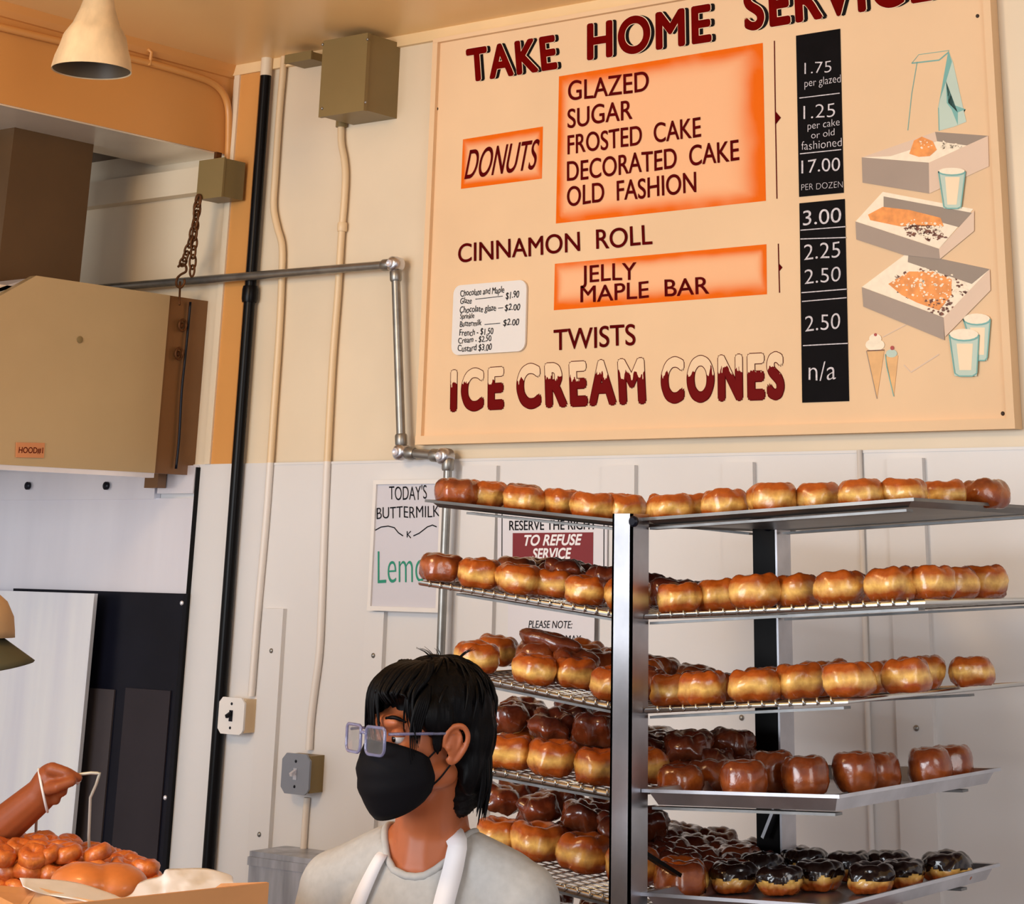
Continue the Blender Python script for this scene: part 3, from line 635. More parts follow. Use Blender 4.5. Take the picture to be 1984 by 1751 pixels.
# painted pictures
def z3(*p): return [(1384+x/3.307, y/3.307) for x, y in p]
def z5(*p): return [(1384+x/3.307, 420+y/3.307) for x, y in p]
G1 = mat('paint_box_shade', rgb(160, 142, 128), .5, var=.05); G2 = mat('paint_box_light', rgb(222, 194, 170), .5, var=.03); G3 = mat('paint_box_inner', rgb(146, 130, 116), .5, var=.05)
PO = mat('paint_orange', rgb(240, 150, 70), .5, var=.18, scale=60); PW = mat('paint_white', rgb(248, 232, 206), .5, var=.05, scale=80); PBR = mat('paint_brown', rgb(112, 60, 40), .5, var=.5, scale=120)
T1 = mat('paint_teal', rgb(112, 174, 168), .5, var=.08); T2 = mat('paint_light_teal', rgb(188, 208, 194), .5, var=.06); PC = mat('paint_cone', rgb(230, 178, 116), .5, var=.08, scale=40); PR = mat('paint_cherry', rgb(176, 60, 56), .5)
def fl(pts, m, k, nm): return flat(pts, YF-.0004-.0004*k, nm, m, t)
def squig(pts, m, k, nm, r=.0012): return line_px(pts, YF-.0004-.0004*k, r, nm, m, t)
def specks(cx, cy, rx, ry, n, m, k, seed, nm, size=5):
    rd = random.Random(seed); bm = B()
    for _ in range(n):
        a, q = rd.random()*2*PI, math.sqrt(rd.random()); x, y = cx+rx*q*math.cos(a), cy+ry*q*math.sin(a)+rx*q*math.cos(a)*.12
        w = size*(.4+rd.random()); pts = [(x+w*math.cos(j*PI/3+a)*(.5+rd.random()), y+w*.8*math.sin(j*PI/3+a)*(.5+rd.random())) for j in range(6)]
        try: prism(bm, [WY(p[0], p[1], YF-.0004-.0004*k) for p in pts], (0, -.0003, 0))
        except Exception: pass
    bmesh.ops.triangulate(bm, faces=bm.faces[:]); return obj(nm, bm, m, t)
fl(z3((945, 1008), (1415, 845), (1755, 870), (1375, 1042)), PW, 0, 'painted_box'); fl(z3((945, 1008), (1415, 845), (1428, 905), (1130, 1000)), G2, 1, 'painted_box')
fl(z3((1415, 845), (1755, 870), (1640, 935), (1428, 905)), G3, 1, 'painted_box')
fl(z3((1250, 985), (1280, 900), (1330, 875), (1400, 905), (1425, 960), (1380, 1000), (1310, 1005)), PO, 2, 'painted_pastry'); specks(1384+1500/3.307, 935/3.307, 28, 6, 30, PW, 2, 4, 'painted_pastry', 3); specks(1384+1350/3.307, 930/3.307, 14, 10, 8, PW, 3, 5, 'painted_pastry', 2)
fl(z3((945, 1008), (1375, 1042), (1378, 1240), (950, 1170)), G1, 2, 'painted_box'); fl(z3((1375, 1042), (1755, 870), (1760, 1065), (1378, 1240)), G2, 2, 'painted_box')
fl(z5((905, 30), (1080, -160), (1660, -50), (1440, 205)), PW, 0, 'painted_box'); fl(z3((1085, 1258), (1660, 1365), (1565, 1455), (1085, 1325)), G3, 1, 'painted_box')
fl(z3((985, 1375), (1080, 1325), (1250, 1345), (1450, 1395), (1470, 1450), (1300, 1440), (1190, 1450), (1000, 1410)), PO, 2, 'painted_pastry')
specks(1384+1350/3.307, 1490/3.307, 42, 14, 70, PBR, 3, 6, 'painted_pastry', 3.0); specks(1384+1340/3.307, 1470/3.307, 46, 18, 60, PW, 4, 7, 'painted_pastry', 2.6)
fl(z5((905, 30), (1440, 205), (1447, 270), (1215, 245), (910, 145)), G1, 5, 'painted_box'); fl(z5((1440, 205), (1665, -40), (1665, 90), (1447, 270)), G2, 5, 'painted_box')
fl(z5((945, 450), (1245, 225), (1765, 335), (1470, 645)), PW, 0, 'painted_box'); fl(z5((1245, 225), (1765, 335), (1650, 430), (1240, 290)), G3, 1, 'painted_box')
fl(z5((1115, 430), (1250, 350), (1400, 350), (1520, 400), (1520, 500), (1440, 600), (1300, 550), (1200, 500)), PO, 2, 'painted_pastry')
specks(1384+1380/3.307, 420+450/3.307, 72, 34, 120, PBR, 1, 8, 'painted_pastry', 3.0); specks(1384+1380/3.307, 420+440/3.307, 74, 32, 120, PW, 3, 9, 'painted_pastry', 2.4); specks(1384+1440/3.307, 420+570/3.307, 28, 18, 30, PBR, 4, 10, 'painted_pastry', 3)
fl(z5((945, 450), (1470, 645), (1475, 790), (955, 575)), G1, 5, 'painted_box'); fl(z5((1470, 645), (1765, 335), (1770, 470), (1478, 770)), G2, 5, 'painted_box')
# bag
fl(z3((1500, 325), (1530, 400), (1570, 580), (1615, 780), (1540, 810), (1440, 838), (1434, 690), (1475, 480)), T2, 0, 'painted_bag')
fl(z3((1500, 325), (1522, 395), (1485, 520), (1445, 640), (1436, 690), (1472, 480)), T1, 1, 'painted_bag'); fl(z3((1485, 520), (1500, 660), (1610, 700), (1560, 720), (1560, 800), (1520, 700), (1490, 660)), T1, 1, 'painted_bag')
squig(z3((1300, 395), (1265, 600), (1240, 835)), T1, 0, 'painted_bag', .0008); squig(z3((1265, 405), (1310, 350), (1505, 323)), T1, 0, 'painted_bag', .0006); squig(z3((1265, 405), (1440, 385), (1500, 335)), T1, 0, 'painted_bag', .0014); squig(z3((1436, 690), (1440, 838)), T1, 2, 'painted_bag', .0008)
# cups
def cup(zf, x0, x1, yt, h, b0, b1, yb, k):
    n = 16; rim = [(((x0+x1)/2+(x1-x0)/2*math.cos(2*PI*i/n)), yt+h*math.sin(2*PI*i/n)) for i in range(n)]
    fl(zf((x0, yt), (x1, yt), (b1, yb), (b0, yb)), T2 if k else PW, k, 'painted_cup'); fl(zf((x0+(x1-x0)*.25, yt+h*1.5), (x1-(x1-x0)*.2, yt+h*1.5), (b1-(b1-b0)*.25, yb-h), (b0+(b1-b0)*.22, yb-h)), M_CREAMP, k+1, 'painted_cup')
    fl(zf(*rim), PW, k+2, 'painted_cup'); squig(zf(*(rim[:9])), T1, k+3, 'painted_cup', .0016); squig(zf((x0, yt), (b0, yb-h*.5), (b0+(b1-b0)*.2, yb), (b1-(b1-b0)*.2, yb), (b1, yb-h*.5), (x1, yt)), T1, k+3, 'painted_cup', .0013)
cup(z5, 1595, 1768, 655, 36, 1670, 1748, 920, 6); cup(z5, 1505, 1695, 755, 38, 1540, 1682, 1020, 10); cup(z3, 1436, 1608, 1098, 24, 1470, 1580, 1335, 7)
# cones
def blob2(zf, cx, cy, rx, ry, m, k, nm): fl(zf(*[(cx+rx*math.cos(2*PI*i/14), cy+ry*math.sin(2*PI*i/14)) for i in range(14)]), m, k, nm)
fl(z5((975, 855), (1090, 850), (1042, 1165)), PC, 1, 'painted_cone'); blob2(z5, 1030, 820, 62, 40, PW, 2, 'painted_cone'); blob2(z5, 1032, 780, 40, 32, PW, 3, 'painted_cone'); blob2(z5, 1033, 755, 10, 10, PR, 4, 'painted_cone'); squig(z5((978, 858), (1088, 853)), PBR, 5, 'painted_cone', .001); squig(z5((975, 860), (1042, 1165)), G1, 3, 'painted_cone', .0008)
fl(z5((1100, 900), (1178, 888), (1150, 1150)), PC, 1, 'painted_cone'); blob2(z5, 1136, 875, 36, 26, T2, 2, 'painted_cone'); blob2(z5, 1140, 840, 12, 14, PR, 3, 'painted_cone'); squig(z5((1096, 880), (1105, 960), (1150, 1150)), T1, 3, 'painted_cone', .0009)
squig(z5((1215, 950), (1260, 995), (1440, 880)), G2, 0, 'painted_box', .0014); squig(z5((1080, 770), (1230, 690)), G2, 0, 'painted_box', .001)

# ------------------------------------------------------------------ small price whiteboard on the menu board
yw = YB-.002
t = thing('price_card', 'small rounded white card of handwritten donut prices on the menu board', 'price card', tuple(WY(946, 686, yw)))
a, b, c, d = WY(880, 551, yw), WY(1018, 544, yw), WY(1019, 681, yw), WY(873, 687, yw)
x0, x1, z0, z1 = (a.x+d.x)/2, (b.x+c.x)/2, (c.z+d.z)/2, (a.z+b.z)/2; r = .022; pts = []
for cx, cz, a0 in ((x1-r, z1-r, 0), (x0+r, z1-r, PI/2), (x0+r, z0+r, PI), (x1-r, z0+r, 1.5*PI)):
    pts += [(cx+r*math.cos(a0+k*PI/12), yw, cz+r*math.sin(a0+k*PI/12)) for k in range(7)]
bm = B(); prism(bm, pts, (0, .006, 0)); bev(bm, .0015); obj('card', bm, M_WHITE, t)
def H(s, BL, BR, TL, off=.004): return painted_text(s, BL, BR, TL, yw-.0004, 'handwriting', M_INK, t, off, jit=.1, shear=.15)
for s, x0, y0, x1, y1, h in (('Chocolate and Maple', 892, 574, 977, 567, 12), ('Glaze', 892, 588.5, 914, 587.5, 11), ('$1.90', 980, 579, 1006, 576, 13), ('Chocolate glaze', 891, 606, 961, 602, 12), ('$2.00', 978, 602, 1008, 600, 12),
    ('Sprinkle', 891.6, 618, 919, 616, 10), ('Buttermilk', 891, 633, 933, 630, 11), ('$2.00', 975, 631, 1006, 629, 12), ('French - $1.50', 890, 651, 956, 647, 12), ('Cream - $2.50', 888, 665, 952, 661, 11), ('Custard $3.00', 887, 681, 953, 678, 12)):
    H(s, (x0, y0), (x1, y1), (x0, y0-h))
for a, b in (((921, 579.6), (974, 573.6)), ((965, 597), (975, 596)), ((939, 628.6), (969, 626))): line_px([a, b], yw-.0004, .0008, 'handwriting', M_INK, t)

# ------------------------------------------------------------------ flavour whiteboard, notices
yw = -.028
t = thing('flavour_whiteboard', "small whiteboard with TODAY'S BUTTERMILK in black marker", 'whiteboard', tuple(WY(785, 1184, yw)))
a, b, c, d = WY(725, 934, yw), WY(858, 930, yw), WY(852, 1184, yw), WY(717, 1180, yw)
x0, x1, z0, z1 = (a.x+d.x)/2, (b.x+c.x)/2, (c.z+d.z)/2, (a.z+b.z)/2
bm = B(); box(bm, x0, x1, yw+.002, -.008, z0, z1); obj('panel', bm, M_WB, t)
for n, q in enumerate(((x0-.003, x0+.007, z0, z1), (x1-.007, x1+.003, z0, z1), (x0-.003, x1+.003, z1-.007, z1+.003), (x0-.003, x1+.003, z0-.003, z0+.007))):
    bm = B(); box(bm, q[0], q[1], yw-.004-.0003*n, -.0075+.0001*n, q[2], q[3]); bev(bm, .002); obj('frame', bm, M_WHITE, t)
yt = yw+.0014
def H2(s, BL, BR, TL, m=M_INK, off=-.006, jit=.05): return painted_text(s, BL, BR, TL, yt, 'handwriting', m, t, off, jit=jit)
H2("TODAY'S", (754, 969), (827, 967), (754, 943)); H2('BUTTERMILK', (730, 1005), (852, 1001), (730, 983)); H2('Lemon', (732, 1130), (846, 1126), (732, 1066), M_GREEN, -.012, .02)
line_px([(727, 1027), (738, 1021), (752, 1019), (764, 1022), (772, 1032), (781, 1038)], yt, .0013, 'handwriting', M_INK, t); line_px([(801, 1038), (812, 1033), (828, 1020.6), (838, 1017), (846, 1020.6)], yt, .0013, 'handwriting', M_INK, t)
line_px([(789, 1029), (789, 1041)], yt, .0013, 'handwriting', M_INK, t); line_px([(796, 1029), (790, 1035), (796, 1042)], yt, .0013, 'handwriting', M_INK, t)
yw = -.024
t = thing('refusal_sign', 'white and red RESERVE THE RIGHT TO REFUSE SERVICE sign behind the rack', 'sign', tuple(WY(1070, 1115, yw)))
flat([(966, 965), (1178, 962), (1177, 1118), (965, 1120)], yw, 'panel', M_PAPER, t, .003)
for q in ([(973, 972), (972.5, 1115)], [(1170.5, 970), (1170, 1113)], [(973, 972), (1170.5, 970)], [(972.5, 1115), (1170, 1113)]): line_px(q, yw-.0032, .0012, 'border', M_INK, t)
flat([(993.6, 1032.5), (1149.6, 1031), (1149, 1104), (993, 1106)], yw-.0034, 'red_band', M_SIGNRED, t)
painted_text('RESERVE THE RIGHT', (987, 1027), (1155, 1025), (987, 1009), yw-.0034, 'lettering', M_INK, t, .008)
painted_text('TO REFUSE', (1015, 1056.5), (1126, 1055), (1017, 1037), yw-.0042, 'lettering', M_BWHITE, t, .03, shear=.15); painted_text('SERVICE', (1032, 1082.5), (1106, 1081.5), (1033, 1063), yw-.0042, 'lettering', M_BWHITE, t, .03, shear=.15)
t = thing('paper_notice', 'white paper notice headed PLEASE NOTE taped behind the rack', 'notice', tuple(WY(1068, 1290, yw)))
flat([(985, 1150), (1153, 1148), (1151, 1292), (984, 1294)], yw, 'sheet', M_PAPER, t, .0012)
painted_text('PLEASE NOTE:', (1024, 1216), (1109, 1217), (1024, 1202), yw-.0016, 'lettering', M_INK, t, .0, shear=.2); painted_text('ES MAY', (1078, 1243), (1126, 1244), (1078, 1230), yw-.0016, 'lettering', M_INK, t, .0)
# ------------------------------------------------------------------ bakery rack: two uprights with cantilevered slides
YP = -1.0
P0 = WY(1229, 1300, YP); PXx = P0.x
t = thing('bakery_rack', 'aluminium bakery rack of two uprights with sloping slides', 'rack', (PXx, YP+.23, 0))
PH = WY(1229, 995, YP-.03).z
def post(y, x, h, nm='upright'):
    w, d = .020, .013
    bm = B(); box(bm, x-w, x+w, y-d-.026, y-d-.0215, .06, h); bev(bm, .001)           # front web
    box(bm, x-w, x-w+.004, y-d-.026, y+.012, .06, h); box(bm, x+w-.004, x+w, y-d-.026, y+.012, .06, h); return obj(nm, bm, M_ALU, t)
post(YP, PXx, PH)
YQ = YP+.47
P1 = WY(1496, 1300, YQ); 
h1 = WY(1496, 1024, YQ).z
w_ = .026
bm = B(); box(bm, P1.x-w_, P1.x+w_, YQ-.02, YQ+.02, .06, h1); bev(bm, .002); o = obj('upright', bm, M_BLACKP, t, label='rear upright, shade put into its black colour')  # aluminium upright, the shade on it is put into the black
bm = B(); box(bm, P1.x+w_+.0005, P1.x+w_+.0045, YQ-.026, YQ+.024, .06, h1); obj('upright_flange', bm, M_ALU, t)
for px, py, yy in ((1229, 1010, YP-.04), (1487, 1019, YQ-.022)):
    bm = B(); lathe(bm, [(.009, 0), (.009, .004), (.006, .007)], WY(px, py, yy), (0, -1, 0), 14); obj('bolt', bm, M_DARK, t, 40)
for x, y in ((PXx, YP), (P1.x, YQ)):
    bm = B(); box(bm, x-.35, x+.40, y-.02, y+.02, .05, .085); bev(bm, .003); obj('foot_rail', bm, M_ALU, t)
    for s in (-.32, .36):
        bm = B(); lathe(bm, [(.001, -.012), (.026, -.012), (.028, 0), (.026, .012), (.001, .012)], (x+s, y, .028), (0, 1, 0), 16); obj('caster', bm, M_DARK, t, 40)
bm = B(); bar(bm, (PXx+.01, YP+.02, .07), (P1.x, YQ, .07), .03, .03); obj('base_brace', bm, M_ALU, t)
def zat(px, py): return WY(px, py, YQ-.02)
bm = B(); bar(bm, WY(1504, 1566, YQ-.03), WY(1482, 1622, YQ-.03), .02, .006); obj('diagonal_brace', bm, M_ALU, t)
bm = B(); bar(bm, (PXx+.012, YP+.01, WY(1262, 1655, YP).z), (PXx+.03, YP+.16, WY(1262, 1655, YP).z-.07), .014, .006); obj('diagonal_brace', bm, M_BLACKP, t)
RACK = t
# trays: near edge A-B read on the uprights' plane, running back along Y
TR = {}
def tray(key, kind, A, B_, length, label, off=0.0, ext=0.0):
    a, b = WY(A[0], A[1], YP+off), WY(B_[0], B_[1], YP+off)
    if ext: b = b+(b-a).normalized()*ext
    d = (b-a); W = d.length; ux = d.normalized(); uy = Vector((0, 1, 0)); n = ux.cross(uy).normalized()
    mid = a+d*.5+uy*(length/2)
    TR[key] = dict(a=a, ux=ux, uy=uy, n=n, W=W, L=length, label=label)
    P = lambda u, v, h=0: a+ux*u+uy*v+n*h
    if kind == 'wire':
        t = thing('wire_tray', 'chromed wire cooling tray, the '+label, 'wire tray', mid, 'wire trays on the rack')
        bm = B(); tube(bm, [P(0, 0, -.004), P(W, 0, -.004), P(W, length, -.004), P(0, length, -.004)], .004, 8, closed=True); obj('rim', bm, M_WIRE, t, 50)
        bm = B(); k = int(length/.02)
        for i in range(1, k): tube(bm, [P(0, length*i/k, -.003), P(W, length*i/k, -.003)], .0011, 5)
        obj('wires', bm, M_WIRE, t, True)
        bm = B(); k = int(W/.025)
        for i in range(1, k):
            tube(bm, [P(W*i/k, -.004, -.004), P(W*i/k, length, -.004)], .0016, 5)
            tube(bm, [P(W*i/k, -.004, -.008), P(W*i/k, -.004, .003)], .0018, 5)
        obj('cross_wires', bm, M_WIRE, t, True)
        low = .011
    else:
        t = thing('sheet_pan', 'shallow aluminium sheet pan, the '+label, 'sheet pan', mid, 'sheet pans on the rack')
        h = .022 if kind == 'pan' else .010; s = .012; bm = B()
        r0 = [P(s, s, -h), P(W-s, s, -h), P(W-s, length-s, -h), P(s, length-s, -h)]
        r1 = [P(0, 0, 0), P(W, 0, 0), P(W, length, 0), P(0, length, 0)]; e = .008
        r2 = [P(-e, -e, .001), P(W+e, -e, .001), P(W+e, length+e, .001), P(-e, length+e, .001)]; r3 = [p-n*.005 for p in r2]
        V = [[bm.verts.new(p) for p in r] for r in (r0, r1, r2, r3)]
        bm.faces.new(V[0])
        for q, r in zip(V, V[1:]):
            for i in range(4): bm.faces.new((q[i], q[(i+1) % 4], r[(i+1) % 4], r[i]))
        bmesh.ops.recalc_face_normals(bm, faces=bm.faces[:])
        o = obj('pan', bm, M_PAN if kind == 'flat' else M_ALU, t); md = o.modifiers.new('thick', 'SOLIDIFY'); md.thickness = .0015; md.offset = -1
        TR[key]['a'] = a-n*(h-.001) if kind == 'pan' else a-n*(h-.002)
        low = h+.003
    # the slides under this tray are part of the rack
    for yy in (.02, .46):
        bm = B(); p, q = P(.08 if key in ('T1L', 'T2L') else 0, yy, -low-.003), P(W*.97, yy, -low-.003)
        bar(bm, p, q, .022, .004); obj('slide', bm, M_SLIDE, RACK)
    return t
LL = {}
tray('T1L', 'flat', (835, 969), (1200, 1007), .62, 'top left tray, left of the uprights', .02)
tray('T1R', 'flat', (1252, 1004), (1766, 966), .62, 'top right tray, right of the near upright', .0)
tray('T2L', 'wire', (815, 1125), (1205, 1187), .62, 'second left tray from the top', .02)
tray('T2R', 'wire', (1252, 1190), (1790, 1160), .62, 'second right tray from the top', .0)
tray('T3L', 'wire', (885, 1303), (1205, 1367), .62, 'third left tray from the top', .02)
tray('T3R', 'wire', (1252, 1372), (1640, 1352), .66, 'third right tray from the top', .0)
tray('T4L', 'wire', (935, 1487), (1205, 1536), .62, 'fourth left tray from the top', .02, .0)
tray('T4R', 'pan', (1256, 1529), (1622, 1540), .56, 'fourth right tray from the top', .0)
tray('T5L', 'wire', (935, 1674), (1212, 1746), .62, 'fifth left tray from the top', .03, .06)
tray('T5R', 'pan', (1252, 1729), (1615, 1753), .56, 'fifth right tray from the top', .0)
tray('T6L', 'wire', (960, 1850), (1208, 1915), .62, 'lowest left tray in view', .03)
tray('T6R', 'pan', (1252, 1905), (1640, 1925), .60, 'lowest right tray in view', .0)

# ------------------------------------------------------------------ donuts
def donut_mesh(name, seed, Rm=.0245, ra=.0165, rb=.0228, namp=.0048, m=None, sx=1.0, sy=1.0, sq=1.95, ang=0, lump=0.0, NU=36, NV=20):
    me = bpy.data.meshes.new(name); V = []; Fs = []
    for i in range(NU):
        th = 2*PI*i/NU
        for j in range(NV):
            ph = 2*PI*j/NV; c, s = math.cos(ph), math.sin(ph)
            cx = math.copysign(abs(c)**(2/sq), c); cz = math.copysign(abs(s)**(2/sq), s)
            rr = Rm+ra*cx
            if c < 0: rr = Rm+ra*cx*1.25
            d = noise.noise(Vector((math.cos(th)*1.6+seed*7.3, math.sin(th)*1.6, cz*.8)))*namp*1.6 + noise.noise(Vector((math.cos(th)*5+seed*3.1, math.sin(th)*5, cz*3)))*namp*.6
            if lump: d += lump*math.sin(th*7+cz*2.4+seed)*max(0, c*.6+.4)
            # the crease where the dough floated
            d -= .0012*math.exp(-(cz*3.2)**2)*(c > 0)
            r = max(rr+d*(.6+.4*c), .0006); z = rb*cz*(1+d*14) + rb
            z += noise.noise(Vector((math.cos(th)*1.3+seed, math.sin(th)*1.3, 5)))*.003*(cz+1)/2
            V.append((r*math.cos(th)*sx, r*math.sin(th)*sy, max(z, 0)))
    for i in range(NU):
        for j in range(NV): Fs.append((i*NV+j, ((i+1) % NU)*NV+j, ((i+1) % NU)*NV+(j+1) % NV, i*NV+(j+1) % NV))
    me.from_pydata(V, [], Fs); smooth_mesh(me)
    if m: me.materials.append(m)
    me.update(); return me
def icing_mesh(name, dm, m, z0=.030, off=.0016):
    """a coat of icing following the top of a donut mesh, with a dripping edge"""
    bm = bmesh.new(); bm.from_mesh(dm); bm.normal_update()
    kill = [f for f in bm.faces if f.calc_center_median().z < z0 + .007*noise.noise(f.calc_center_median()*55)]
    bmesh.ops.delete(bm, geom=kill, context='FACES'); bm.normal_update()
    for v in bm.verts: v.co += v.normal*off*(1+.4*noise.noise(v.co*90))
    me = bpy.data.meshes.new(name); bm.to_mesh(me); bm.free(); me.materials.clear(); me.materials.append(m); smooth_mesh(me); return me
DM = {}
for v, (nm, cnt, kw) in dict(
        g=('glazed_donut', 5, dict(m=M_DG)), b=('browned_donut', 3, dict(m=M_DB)),
        d=('dark_glazed_donut', 4, dict(m=M_DC, namp=.008, lump=.0028, rb=.0215)),
        c=('caramel_donut', 3, dict(m=M_DA, rb=.029, ra=.016, namp=.003)),
        h=('chocolate_donut', 3, dict(m=M_DG, rb=.020, NU=80, NV=48)),
        l=('dark_glazed_bar', 2, dict(m=M_DC, sx=1.55, sy=.62, Rm=.02, ra=.022, rb=.015, namp=.004, lump=.001))).items():
    DM[v] = (nm, [donut_mesh(nm, k*1.37+len(nm), **kw) for k in range(cnt)])
ICE = [icing_mesh('icing', me, M_ICE, .021) for me in DM['h'][1]]
LOOK = dict(g='golden glazed donut', b='deep brown glazed donut', d='dark craggy glazed donut', c='caramel coated donut', h='chocolate iced donut', l='dark glazed bar')
CATN = dict(g='donut', b='donut', d='donut', c='donut', h='donut', l='pastry bar')
ORD = ['first', 'second', 'third', 'fourth', 'fifth', 'sixth', 'seventh', 'eighth', 'ninth', 'tenth', 'eleventh', 'twelfth']
ROWN = ['front', 'second', 'third', 'fourth', 'fifth', 'sixth', 'seventh']
ROWV = [.045, .128, .212, .296, .38, .464, .545]
SHORT = dict(T1L='top left tray', T1R='top right tray', T2L='second left tray', T2R='second right tray', T3L='third left tray', T3R='third right tray', T4L='fourth left tray', T4R='fourth right tray', T5L='fifth left tray', T5R='fifth right tray', T6L='lowest left tray', T6R='lowest right tray')
rd = random.Random(11)
NREC = {}
def solve_u(T, px, v):
    lo, hi = -.3, T['W']+.5
    for _ in range(40):
        m = (lo+hi)/2
        if pj(T['a']+T['ux']*m+T['uy']*v)[0] < px: lo = m
        else: hi = m
    return lo
def put(key, var, u, v, sc=1.0, lift=0.0, tilt=(0, 0), yaw=None, label=None, row=0):
    T = TR[key]; nm, ms = DM[var]; k = rd.randrange(len(ms))
    o = bpy.data.objects.new(nm, ms[k]); COL.objects.link(o)
    p = T['a']+T['ux']*u+T['uy']*v+T['n']*(lift+.0005); o.location = p; ROOT[o.name] = p
    base = Matrix((T['ux'], T['n'].cross(T['ux']), T['n'])).transposed()
    e = Euler((tilt[0], tilt[1], 0)).to_matrix()
    y = rd.random()*6.28 if yaw is None else yaw
    o.rotation_euler = (base @ e @ Matrix.Rotation(y, 3, 'Z')).to_euler()
    s = sc*(.94+.10*rd.random()); o.scale = (s, s, s*(.98+.12*rd.random()))
    o['category'] = CATN[var]; o['group'] = LOOK[var]+'s on the '+SHORT[key]
    if var == 'h':
        c = bpy.data.objects.new('icing', ICE[k]); COL.objects.link(c); c.parent = o
    if label: o['label'] = label
    else: NREC.setdefault((key, row), []).append((u, o, var))
    return o
def row(key, r, items, sc=1.0, **k):
    """items: 'g885' = variant and the pixel column where it stands"""
    for it in items.split():
        back = it.endswith('+'); it = it.rstrip('+')
        px = float(it[1:]); v = ROWV[r]+rd.uniform(-.004, .004)+(.05 if back else 0); put(key, it[0], solve_u(TR[key], px, v), v, sc, row=r, **k)
def fill(key, r, n, var, sc=1.0, u0=.05, u1=None, **k):
    T = TR[key]; u1 = u1 if u1 is not None else T['W']-.045
    for i in range(n): put(key, rd.choice(var), u0+(u1-u0)*(i/(max(n-1, 1)))+rd.uniform(-.006, .006), ROWV[r]+rd.uniform(-.008, .008), sc, row=r, tilt=(rd.uniform(-.08, .08), rd.uniform(-.08, .08)), **k)
S1 = .98
row('T1L', 0, 'b884 g940+ g1012 g1086+ g1146 g1206+'); fill('T1L', 2, 4, 'bg')
row('T1R', 0, 'g1302 g1345+ g1406 g1500 g1588+ g1672 g1752+'); row('T1R', 2, 'g1830 g1730 g1630 g1530 g1430'); row('T1R', 3, 'b1912')
row('T2L', 0, 'b852 g928 g1003 g1072+ g1134 g1215', 1.02); fill('T2L', 2, 4, 'bd', 1.05); fill('T2L', 3, 4, 'd', 1.05)
row('T2R', 0, 'g1318 g1396+ g1464 g1548+ g1630 g1728 g1808+', 1.02); row('T2R', 2, 'g1850 g1750 g1650 g1550 b1390'); row('T2R', 3, 'g1908 b1450 b1340'); row('T2R', 4, 'd1300 d1390')
row('T3L', 0, 'g920 g1035 g1112+ g1186', 1.03); row('T3L', 1, 'b1245 g960+'); row('T3L', 2, 'b1150 g1238', 1.05); fill('T3L', 3, 4, 'bg', 1.05)
row('T3R', 0, 'g1310+ g1364 g1464 g1552+ g1648', 1.04); row('T3R', 2, 'g1590 g1490 g1690 b1390'); row('T3R', 1, 'g1760'); row('T3R', 3, 'g1788+ g1600 b1350', 1.05); row('T3R', 4, 'g1885 d1290'); row('T3R', 5, 'b1362 b1270', 1.1)
row('T4L', 0, 'g985 g1070 g1158', 1.12); row('T4L', 1, 'g1240 g1010+ b1105+', 1.08); fill('T4L', 3, 5, 'd', 1.08, u0=.02, u1=TR['T4L']['W']-.02); fill('T4L', 4, 5, 'd', 1.08, u0=.02, u1=TR['T4L']['W']-.02); fill('T4L', 5, 5, 'd', 1.08, u1=TR['T4L']['W']-.02)
row('T5L', 1, 'g965 g1040 g1130 g1220 g1318', 1.12)
for r in (2, 3, 4, 5): fill('T5L', r, 5, 'd' if r > 2 else 'dbd', 1.0, u0=.02, u1=TR['T5L']['W']-.02)
row('T6L', 1, 'd1080 d1180 d1260 d980', 1.1); row('T6L', 3, 'd1060 d1160 d1240 d980', 1.1); row('T6L', 2, 'd1070 d1160 d1250', 1.1)
row('T4R', 1, 'c1442 b1318', 1.0); row('T4R', 2, 'c1562', 1.0); row('T4R', 2, 'c1502+', 1.0); row('T4R', 3, 'c1660', 1.0); row('T4R', 3, 'c1704+ b1430 b1330', 1.0); row('T4R', 4, 'c1806+', 1.0); row('T4R', 5, 'c1846+ d1370 d1455', 1.05); row('T4R', 2, 'b1380', 1.05)
row('T5R', 2, 'h1422 h1512', 1.0); row('T5R', 3, 'h1478+ h1585 h1690', 1.0); row('T5R', 4, 'h1560+ h1652+ h1752', 1.0); row('T5R', 5, 'h1725 h1836', 1.0)
row('T5R', 1, 'b1318', 1.1); row('T5R', 4, 'b1345 b1430', 1.1)
row('T6R', 2, 'c1720 c1840', 1.1); row('T6R', 3, 'c1800', 1.1)
# the piled second layers
def top(key, var, px, r, lift, label, sc=1.05, tilt=(0, 0), yaw=None):
    v = ROWV[r]; put(key, var, solve_u(TR[key], px, v), v, sc, lift, tilt, yaw, label)
top('T2L', 'd', 1090, 1, .022, 'dark craggy glazed donut piled above the middle of the second left tray', .9)
top('T2L', 'd', 1170, 1, .018, 'dark craggy glazed donut piled on the second left tray nearest the upright', .95)
top('T3L', 'b', 1045, 1, .010, 'brown glazed donut stacked on two others on the third left tray', 1.1, (.2, -.1))
top('T3L', 'b', 1108, 1, .004, 'brown glazed donut stacked just right of the tallest pile on third left tray', 1.1, (.1, .25))
top('T3L', 'l', 1058, 1, .047, 'dark glazed bar lying on top of the pile on the third left tray', .95, (.05, .12), .2)
for i, (px, r) in enumerate(((975, 1), (1065, 1), (1150, 1), (1100, 2), (1180, 2), (1010, 2), (1110, 3), (1200, 3))):
    top('T4L', 'd', px, r, .040+.004*r, f'dark craggy donut, {ORD[i]} from front in the piled upper layer of fourth left tray', 1.05, (rd.uniform(-.2, .2), rd.uniform(-.2, .2)))
